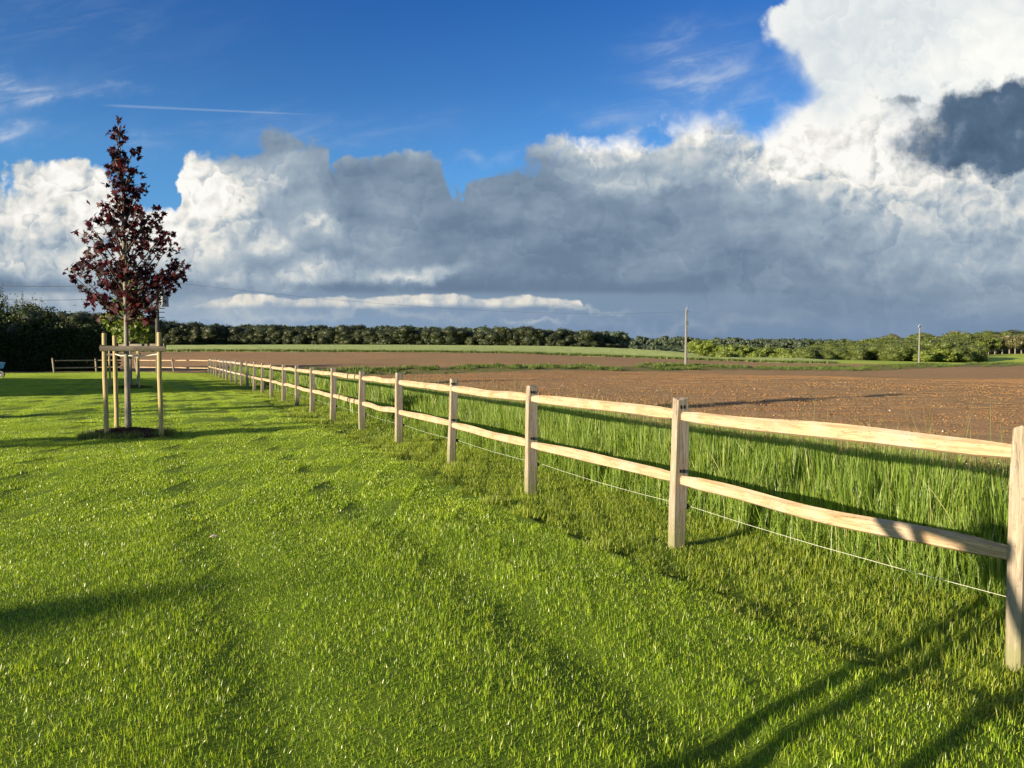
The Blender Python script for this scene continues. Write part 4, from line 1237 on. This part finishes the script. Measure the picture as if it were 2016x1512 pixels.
# ------------------------------------------------------------------ bigger trees, hedge, woods
def crown_mesh(name, seed, w, h, n, leaf, material, lobes=20, base=0.10, core=True, core_f=0.80):
    """irregular crown of many separate leaf clumps round a few lobes, unit in metres, foot at z=0"""
    r = np.random.default_rng(seed)
    L = []
    for i in range(lobes):
        a = r.random() * 6.28; q = (r.random() ** .6) * w * .36
        z = h * (base + .22 + .5 * r.random()); s = w * (.12 + .15 * r.random() ** 1.3)
        L.append((math.cos(a) * q, math.sin(a) * q, z, s, s * r.uniform(.8, 1.1)))
    L.append((0, 0, h * .74, w * .30, h * .26)); L.append((0, 0, h * .42, w * .40, h * .32))
    C = []; N = []; T = []
    wts = np.array([l[3] ** 2 for l in L]); wts /= wts.sum()
    for i in r.choice(len(L), n, p=wts):
        x, y, z, s, sz = L[i]; d = r.normal(size=3); d /= np.linalg.norm(d)
        q = (0.82 + 0.26 * r.random())
        p = np.array([x + d[0] * s * q, y + d[1] * s * q, max(0.05 * h, z + d[2] * sz * q)])
        C.append(p); N.append(d + r.normal(size=3) * .55); T.append(np.clip(0.15 + 0.55 * r.random() + .3 * math.sin(i * 2.1) ** 2, 0, 1))
    C = np.array(C); S = leaf * (0.6 + 0.8 * r.random(n))
    k = len(OVAL); N = np.array(N); N /= np.linalg.norm(N, axis=1, keepdims=True)
    ref = r.normal(size=(n, 3)); Tn = np.cross(N, ref); Tn /= np.linalg.norm(Tn, axis=1, keepdims=True); B = np.cross(N, Tn); sh = np.array(OVAL) * np.array([1.35, 1.0])
    V = (C[:, None] + S[:, None, None] * (sh[None, :, 0, None] * Tn[:, None] + sh[None, :, 1, None] * B[:, None])).reshape(-1, 3)
    tone = np.repeat(np.array(T), k); Fl = list(range(n * k)); sizes = [k] * n
    VV = [V]; TT = [tone]; b = n * k
    if core:
        for x, y, z, s, sz in L:
            bm = bmesh.new(); bmesh.ops.create_icosphere(bm, subdivisions=2, radius=1)
            P = np.array([v.co for v in bm.verts]); P *= (core_f * (0.85 + 0.3 * r.random(len(P))))[:, None]
            P = P * np.array([s, s, sz]) + np.array([x, y, z]); P[:, 2] = np.maximum(P[:, 2], 0.03 * h)
            for f in bm.faces: Fl += [v.index + b for v in f.verts]; sizes.append(3)
            VV.append(P); TT.append(np.full(len(P), 0.15)); b += len(P); bm.free()
    return npmesh(name, np.concatenate(VV), Fl, sizes, material, np.concatenate(TT), link=False)


def trunk_mesh(name, h, r0, material, seed, limbs=4, spread=2.0):
    r = random.Random(seed); mb = MB()
    mb.tube([(0, 0, -.4), (0, 0, .3), (.1, 0, h * .4), (0, .1, h * .8)], [r0 * 1.3, r0, r0 * .8, r0 * .3], 8)
    for i in range(limbs):
        a = 6.28 * i / limbs + r.random(); z = h * (.3 + .1 * i / limbs)
        mb.tube([(0, 0, z), (math.cos(a) * spread * .4, math.sin(a) * spread * .4, z + h * .2), (math.cos(a) * spread, math.sin(a) * spread, z + h * .42)], [r0 * .5, r0 * .35, r0 * .1], 6)
    o = mb.build(name, material); COL.objects.unlink(o); return o


def plant(name, label, cat, crown, trunk, loc, rz, sc, group):
    root = thing(name, label, cat, loc, rz, group); root.scale = sc
    for part, nm in ((crown, 'crown'), (trunk, 'trunk')):
        if part is None: continue
        o = bpy.data.objects.new(nm, part.data); COL.objects.link(o); o.parent = root
    return root


def build_woods():
    r = random.Random(21)
    M_W1 = leaf_mat('shade dark woodland leaf', (0.018, 0.026, 0.009), (0.030, 0.042, 0.014), (0.055, 0.066, 0.020), 0.2, big=0.12)  # dark leaf tone stands in for cloud shade over the left wood
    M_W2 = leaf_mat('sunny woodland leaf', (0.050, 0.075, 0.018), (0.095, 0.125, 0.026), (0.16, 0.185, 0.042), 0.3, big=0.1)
    M_W3 = leaf_mat('haze tinted far leaf', (0.030, 0.048, 0.026), (0.050, 0.072, 0.038), (0.085, 0.105, 0.05), 0.15, big=0.05)  # bluish tone paints the haze of distance into the leaf colour
    M_W4 = leaf_mat('lime young leaf', (0.085, 0.125, 0.02), (0.14, 0.18, 0.03), (0.20, 0.24, 0.045), 0.3, big=0.1)
    M_W5 = leaf_mat('brown green leaf', (0.060, 0.060, 0.025), (0.11, 0.105, 0.045), (0.17, 0.155, 0.07), 0.2, big=0.1)
    def set_of(m, k, w, h, n, leaf, s0): return [crown_mesh('crown', s0 + i, w * r.uniform(.9, 1.1), h * r.uniform(.92, 1.08), n, leaf, m) for i in range(k)]
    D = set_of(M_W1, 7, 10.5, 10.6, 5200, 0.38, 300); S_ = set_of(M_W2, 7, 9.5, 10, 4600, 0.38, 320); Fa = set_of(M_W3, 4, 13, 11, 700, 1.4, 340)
    Li = set_of(M_W4, 4, 8, 8, 1500, 0.55, 360); Br = set_of(M_W5, 3, 9, 10, 1500, 0.55, 380)
    M_W6 = leaf_mat('olive woodland leaf', (0.028, 0.036, 0.011), (0.048, 0.058, 0.018), (0.085, 0.092, 0.026), 0.2, big=0.12)
    S2_ = set_of(M_W6, 4, 10, 10.4, 4600, 0.38, 440)
    tk = trunk_mesh('trunk', 8, 0.22, M_DBARK, 3)
    def put(kinds, px, Y, hs, name, lab, group, trunk=tk, ws=None):
        u = (px - 1008) / F; x = u * Y; k = r.choice(kinds)
        ws = ws or hs * r.uniform(.9, 1.6)
        plant(name, lab, 'tree', k, trunk, (x, Y, tz(x, Y) - .2), r.uniform(0, 6.28), (ws, ws, hs), group)
    # dark wood across the brown field
    lab = 'rounded dark green tree in the long straight wood behind the brown field'
    hline = lambda px: float(np.interp(px, [-120, 150, 310, 420, 620, 900, 1230], [1.35, 1.3, 1.16, 1.03, .96, .98, .93]))
    FAR = []
    for row in range(2):
        px = -60.0 if row == 0 else 100
        while px < 1236:
            Y = float(wood_y(np.array([(px - 1008) / F]))[0]) + 4 + row * 8 + r.uniform(-1.5, 1.5)
            if px < 300: Y -= 40
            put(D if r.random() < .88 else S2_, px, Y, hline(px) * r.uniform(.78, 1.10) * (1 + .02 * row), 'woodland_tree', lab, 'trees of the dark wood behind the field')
            px += r.uniform(20, 34) + row * 5
    px = 150
    while px < 1230:
        Y = float(wood_y(np.array([(px - 1008) / F]))[0]) + 1
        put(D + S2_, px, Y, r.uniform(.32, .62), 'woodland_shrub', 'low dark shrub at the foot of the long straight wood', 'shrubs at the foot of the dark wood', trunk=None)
        px += r.uniform(12, 34)
    # far wooded slope in the middle
    lab = 'distant green tree, tinted bluish for haze, on the wooded slope beyond the valley'
    for Y, step, p0, p1 in ((440, 17, 1215, 1520), (520, 17, 1205, 1560), (610, 14, 1200, 1600), (720, 13, 1180, 1640), (850, 12, 1150, 1680)):
        px = p0
        while px < p1:
            if Y > 650: FAR.append((px, Y + r.uniform(-18, 18), r.uniform(.75, 1.0))); px += step * r.uniform(.8, 1.3); continue
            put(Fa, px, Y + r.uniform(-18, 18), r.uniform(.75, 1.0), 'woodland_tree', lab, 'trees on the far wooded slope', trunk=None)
            px += step * r.uniform(.8, 1.3)
    for k in range(90): FAR.append((100 + k * 12.6 + r.uniform(-4, 4), 372 + r.uniform(-3, 3), .98))
    P = np.array([((q - 1008) / F * Y, Y, tz((q - 1008) / F * Y, Y) - .2) for q, Y, s in FAR]); nf = len(P)
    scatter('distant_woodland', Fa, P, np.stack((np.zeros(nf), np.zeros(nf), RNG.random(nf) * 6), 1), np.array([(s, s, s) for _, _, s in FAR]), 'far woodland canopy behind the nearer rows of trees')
    # lime green trees in the dip
    lab = 'low lime green tree in the dip at the near edge of the right hand wood'
    for Y, p0, p1, hs in ((232, 1452, 1600, .66), (245, 1420, 1590, .74), (262, 1385, 1560, .70), (290, 1375, 1500, .72)):
        px = p0
        while px < p1:
            put(Li, px, Y + r.uniform(-4, 4), hs * r.uniform(.85, 1.15), 'woodland_tree', lab, 'lime green trees in the dip'); px += r.uniform(26, 40)
    # sunlit wood on the right, climbing the hill
    lab = 'sunlit mid green tree of the wood on the right hand hill'
    for row, (Y, p0, p1, hs) in enumerate(((217, 1585, 1905, .60), (226, 1600, 1912, .72), (240, 1590, 1915, .78), (258, 1600, 1915, .85), (280, 1600, 1918, .92), (305, 1610, 1920, .96), (335, 1620, 1922, 1.0))):
        px = p0
        while px < p1:
            h = hs * r.uniform(.88, 1.10) * float(np.interp(px, [1580, 1680, 1900], [.86, .97, 1.06]))
            if row == 0 and 1690 < px < 1740: px += 20; continue
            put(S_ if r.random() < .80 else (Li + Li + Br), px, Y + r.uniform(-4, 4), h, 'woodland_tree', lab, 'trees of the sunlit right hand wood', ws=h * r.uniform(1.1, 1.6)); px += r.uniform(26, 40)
    # thin pale trunks and brownish crowns at the far right
    pt = trunk_mesh('trunk', 12, 0.24, M_PBARK, 8, limbs=3, spread=1.4)
    B2 = []
    for i in range(3):
        o = crown_mesh('crown', 400 + i, 6.5, 7.5, 700, 0.6, (M_W5, M_W2, M_W5)[i], lobes=8, base=.15, core=True, core_f=.6)
        co = np.empty(len(o.data.vertices) * 3, np.float32); o.data.vertices.foreach_get('co', co); co = co.reshape(-1, 3); co[:, 2] += 2.2; o.data.vertices.foreach_set('co', co.ravel()); B2.append(o)
    lab = 'tall tree with a pale bare trunk behind the bright green meadow'
    for row in range(3):
        px = 1926 + row * 4
        while px < 2025:
            put(B2, px, 406 + row * 10 + r.uniform(-3, 3), r.uniform(.92, 1.08), 'woodland_tree', lab, 'bare trunked trees behind the meadow', trunk=pt); px += r.uniform(9, 15)
    for px in range(1925, 2040, 17):
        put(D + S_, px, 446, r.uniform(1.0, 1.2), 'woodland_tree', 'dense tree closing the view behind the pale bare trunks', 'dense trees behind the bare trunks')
    lab = 'tree of the wood continuing beyond the right edge of the picture'
    # hedge
    hx0, hx1, hy = at_y(-150, 700, 66).x, at_y(222, 700, 66).x, 66.0
    root = thing('hedge', 'tall dark clipped hedge at the left end of the lawn behind the short fence', 'hedge', ((hx0 + hx1) / 2, hy, 0))
    L = hx1 - hx0; n = 15000; rr = np.random.default_rng(5)
    x = (rr.random(n) - .5) * L; side = rr.random(n)
    hh = 3.15 + .28 * fbm(x * 1.0, x * 0 + 3, 1.7, 3, 8) + .45 * np.clip((x - L * .10) / 4, 0, 1) * np.clip((L / 2 - x) / 2.0, .25, 1)
    z = rr.random(n) * hh; y = np.where(side < .7, -1.0, (rr.random(n) - .5) * 2) + rr.normal(0, .12, n); z = np.where(side < .7, z, hh + rr.normal(0, .10, n))
    end = (rr.random(n) < .08); x = np.where(end, L / 2 + rr.normal(0, .1, n), x); y = np.where(end, (rr.random(n) - .5) * 2, y)
    Nn = np.stack((rr.normal(0, .6, n) + end, -1.0 + rr.normal(0, .6, n), rr.normal(.3, .6, n)), 1)
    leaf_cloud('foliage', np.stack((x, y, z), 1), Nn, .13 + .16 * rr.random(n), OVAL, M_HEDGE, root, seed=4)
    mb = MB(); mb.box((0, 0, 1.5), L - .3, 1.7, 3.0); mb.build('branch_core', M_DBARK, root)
    # trees and bushes behind the hedge, upper left
    for px, Y, w, h, n, lab, m, sd in ((-35, 70, 6.5, 7.9, 4200, 'tall dark bushy tree at the left edge with a few sunlit yellow green leaves', M_BUSH, 1), (55, 69, 5.6, 6.1, 3600, 'dark bush with wispy upright twigs behind the hedge', M_BUSH, 2),
                                       (112, 68.5, 4.0, 4.9, 2200, 'low dark bush with twigs leaning right above the hedge', M_BUSH, 3)):
        u = (px - 1008) / F
        cr = crown_mesh('crown', 500 + sd, w, h, n * 3, .17, m, lobes=22, core_f=.6); t = trunk_mesh('trunk', h * .8, .12, M_DBARK, sd, limbs=6, spread=w * .35)
        root = plant('garden_tree', lab, 'tree', cr, t, (u * Y, Y, 0), 0, (1, 1, 1), 'dark bushes behind the hedge')
        tw = MB(); LC = []; LN = []; q = random.Random(sd)
        for i in range(34):
            a = q.uniform(.2, 2.9) if sd != 3 else q.uniform(0, 1.6); s = q.uniform(.35, .52)
            p0 = Vector((math.cos(a) * w * .25, q.uniform(-.5, .5), h * (.62 + .1 * math.sin(a)))); p2 = Vector((math.cos(a) * w * s, q.uniform(-.9, .9), h * (.66 + .42 * math.sin(a) * q.uniform(.7, 1.25))))
            p1 = p0.lerp(p2, .5) + Vector((0, 0, -.1)); tw.tube([p0, p1, p2], [.03, .02, .008], 5)
            for k in range(9):
                c = p1.lerp(p2, k / 8) + Vector((q.gauss(0, .10), q.gauss(0, .10), q.gauss(0, .10))); LC.append(tuple(c)); LN.append((q.gauss(0, 1), q.gauss(-.5, 1), q.gauss(.3, 1)))
        tw.build('twigs', M_DBARK, root)
        leaf_cloud('twig_leaves', np.array(LC), np.array(LN), np.full(len(LC), .17), OVAL, m, root, seed=sd)
    # narrow trees left of the picture: the thin shadows across the near lawn
    sp_c = crown_mesh('crown', 700, 1.7, 5.6, 1500, .17, M_W2, lobes=9, base=.25, core=False); sp_t = trunk_mesh('trunk', 5, .07, M_DBARK, 31, limbs=3, spread=.5)
    for i, (x, y, s) in enumerate(SPIRES):
        plant('garden_tree', 'narrow young tree of the row outside the left edge of the picture', 'tree', sp_c, sp_t, (x, y, 0), i * 1.9, (s, s, 1.03), 'narrow trees outside the left edge')
    # unseen tall trees, added to throw long shadows over the lawn, hedge and fence
    big = [crown_mesh('crown', 600 + i, 8.5, 9.6, 3000, .5, M_W2, lobes=12) for i in range(2)]
    bt = trunk_mesh('trunk', 8, .28, M_DBARK, 30)
    for i, (x, y, s) in enumerate(SHADE):
        plant('garden_tree', 'large broad tree added outside the left edge of the picture to cast shade', 'tree', big[i % 2], bt, (x, y, 0), i * 1.3, (s[0], s[0], s[1]), 'shade trees added outside the left edge')

SPIRES = [(a - 28.5 * math.cos(SUN_AZ), b - 28.5 * math.sin(SUN_AZ), s) for a, b, s in ((-1.5, 5.2, .85), (-3.6, 16.3, 1.15), (-5.5, 23.9, .95))]
def APX(al, pe): return (-al * S2[0] + pe * S2[1], -al * S2[1] - pe * S2[0])
SHADE = [(*APX(-22, 35.5), (1.0, .74)), (*APX(-25, 40), (1.0, .78)), (*APX(-24, 44), (1.05, .76)), (*APX(-30, 48), (1.05, .84)), (*APX(-29, 52), (.9, .80)), (*APX(-34, 56), (1.0, .80)), (*APX(-20, 75.6), (.90, 1.1)), (*APX(-27, 79), (1.0, 1.1)), (*APX(-24, 83), (1.15, 1.1)), (*APX(-26, 90), (1.2, 1.1)), (*APX(-40, 79), (1.2, 1.3))]
build_woods()

# ------------------------------------------------------------------ poles, wires and small things
M_CONC = bark_mat('pale pole concrete', (0.19, 0.18, 0.16), (0.12, 0.115, 0.105))
M_POLEW = bark_mat('dark pole wood', (0.09, 0.08, 0.07), (0.055, 0.05, 0.045))
M_STEEL = mat('grey steel', lambda g: principled(g, g.ramp(g.noise(opos(g), 8, 3), [(0.3, (0.30, 0.31, 0.32)), (0.7, (0.40, 0.41, 0.42))]), 0.5, 0.4))
M_WIRE = mat('wire', lambda g: principled(g, (0.06, 0.065, 0.07), 0.6, 0.3))
M_BLUE = mat('blue plastic', lambda g: principled(g, g.ramp(g.noise(opos(g), 6, 3), [(0.3, (0.10, 0.30, 0.62)), (0.7, (0.14, 0.38, 0.72))]), 0.4, 0.4))
M_PALE = mat('dry pale leaf', lambda g: principled(g, (0.42, 0.34, 0.26), 0.8, 0.2))


def build_poles():
    a = math.atan2(TD.y, TD.x)
    def pole(loc, h, label, mt, kind):
        root = thing('utility_pole', label, 'pole', loc, a, 'utility poles along the farm track')
        mb = MB(); mb.tube([(0, 0, -.5), (0, 0, h * .5), (0, 0, h)], [.20, .155, .11], 12); mb.build('pole_shaft', mt, root)
        if kind == 'hook':
            mb = MB(); mb.tube([(0, 0, h - .25), (.05, 0, h + .1), (.3, 0, h + .28), (.55, 0, h + .18)], .035, 6); mb.build('bracket', M_STEEL, root)
            for z in (-.35, -1.7, -2.0):
                mb = MB(); mb.tube([(-.42 if z < -1 else .1, 0, h + z), (.42, 0, h + z)], .03, 6); mb.tube([(.40, 0, h + z), (.40, 0, h + z + .16)], .05, 8); mb.build('insulator', M_STEEL, root)
        if kind == 'arm':
            mb = MB(); mb.box((0, 0, h - .35), 1.1, .10, .10); mb.build('crossarm', M_STEEL, root)
            mb = MB(); mb.tube([(0, 0, h - .02), (.1, 0, h + .18), (.4, 0, h + .25)], .03, 6); mb.build('bracket', M_STEEL, root)
            for x in (-.48, .48):
                mb = MB(); mb.tube([(x, 0, h - .3), (x, 0, h - .08)], .05, 8); mb.build('insulator', M_STEEL, root)
        if kind == 'box':
            mb = MB(); mb.box((.50, -.1, 5.75), .52, .5, .95); mb.box((.50, -.1, 6.26), .60, .56, .07); mb.box((.50, -.1, 5.24), .60, .56, .07)
            for k in range(5): mb.box((.30 + .1 * k, -.375, 5.75), .03, .05, .8)
            mb.build('transformer', M_STEEL, root, bevel=.03)
            for z in (4.35, 4.75, 5.05):
                mb = MB(); mb.tube([(0, 0, z), (.55, 0, z + .02)], .035, 6); mb.build('step_iron', M_WIRE, root)
            mb = MB(); mb.box((0, 0, 6.9), 1.3, .1, .1); mb.build('crossarm', M_STEEL, root)
        return root
    p0 = at_y(311, 700, 59.6); p0.z = 0
    p1 = at_y(1350, 722, 102); p1.z = tz(p1.x, p1.y) + .1
    p2 = at_y(1809, 718, 149); p2.z = tz(p2.x, p2.y)
    h1 = at_y(1353, 609, 102).z - p1.z; h2 = at_y(1811, 640, 149).z - p2.z
    pole(p0, 7.6, 'dark utility pole with a grey transformer box, partly behind the purple maple', M_POLEW, 'box')
    pole(p1, h1, 'pale slender utility pole standing in the weeds between the two brown fields', M_CONC, 'hook')
    pole(p2, h2, 'pale slender utility pole in front of the wood on the right', M_CONC, 'arm')
    p3 = p2 + Vector((56, 47, 0)); 
    def wire(A, B, sag, lab, rad=.012):
        mb = MB(); n = 24
        mb.tube([A.lerp(B, i / n) - Vector((0, 0, 4 * sag * (i / n) * (1 - i / n))) for i in range(n + 1)], rad, 5)
        tag(mb.build('overhead_wire', M_WIRE), lab, 'wire')
    wire(p0 + Vector((.4, 0, 7.15)), p1 + Vector((0, 0, h1 - .3)), 1.1, 'thin overhead wire from the pole behind the purple maple to the pole among the weeds', .007)
    wire(at_y(-60, 561, 60), p0 + Vector((0, 0, 6.95)), .15, 'upper of two dark wires over the hedge left of the maple', .022)
    wire(at_y(-60, 587, 60), p0 + Vector((0, 0, 6.05)), .25, 'lower of two dark wires over the hedge left of the maple', .018)
    # blue garden cart by the hedge, mostly outside the left edge
    q = at_z(-14, 743, 0)
    root = thing('garden_cart', 'blue plastic garden cart with a black wheel at the left edge before the hedge', 'cart', (q.x, q.y, 0))
    mb = MB(); k = [(-.62, -.28), (.55, -.28), (.55, .28), (-.62, .28)]
    for z, s in ((.58, .78), (.98, 1.0)):
        for x, y in k: mb.v.append(Vector((x * s + .1, y * s * 1.1, z))); mb.a.append(.5)
    for z, s in ((.98, .93), (.64, .70)):
        for x, y in k: mb.v.append(Vector((x * s + .1, y * s * 1.1, z))); mb.a.append(.5)
    mb.f = [(3, 2, 1, 0)] + [(i, (i + 1) % 4, 4 + (i + 1) % 4, 4 + i) for i in range(4)] + [(4 + i, 4 + (i + 1) % 4, 8 + (i + 1) % 4, 8 + i) for i in range(4)] + [(8 + i, 8 + (i + 1) % 4, 12 + (i + 1) % 4, 12 + i) for i in range(4)] + [(12, 13, 14, 15)]
    mb.build('tub', M_BLUE, root)
    mb = MB(); mb.tube([(.55, -.06, .21), (.55, .06, .21)], .21, 20); w = mb.build('wheel', M_BLACK, root)
    mb = MB(); mb.tube([(.55, -.075, .21), (.55, .075, .21)], .07, 12); mb.build('hub', M_STEEL, w)
    mb = MB()
    for y in (-.22, .22): mb.tube([(.58, y * .4, .21), (.1, y, .55), (-.9, y, .78)], .02, 8); mb.tube([(-.3, y, .60), (-.42, y, .0)], .018, 8)
    mb.build('frame', M_BLACK, root)
    # two scraps lying on the lawn
    for px, py, lab, s in ((420, 1058, 'curled pale dead leaf lying on the lawn left of the middle', .03),):
        q = at_z(px, py, .03); mb = MB()
        for k in range(3):
            a = k * 2.2; c = Vector((math.cos(a), math.sin(a), 0)) * s * .5
            mb.raw([c + Vector(v) * s for v in ((-.8, -.3, 0), (0, -.5, .3), (.8, -.1, .1), (.5, .5, .5), (-.4, .45, .4))], [(0, 1, 2, 3, 4)], .5)
        tag(mb.build('dead_leaf', M_PALE, loc=(q.x, q.y, gz(q.x, q.y) + .035)), lab, 'leaf')

build_poles()
bpy.context.view_layer.update()
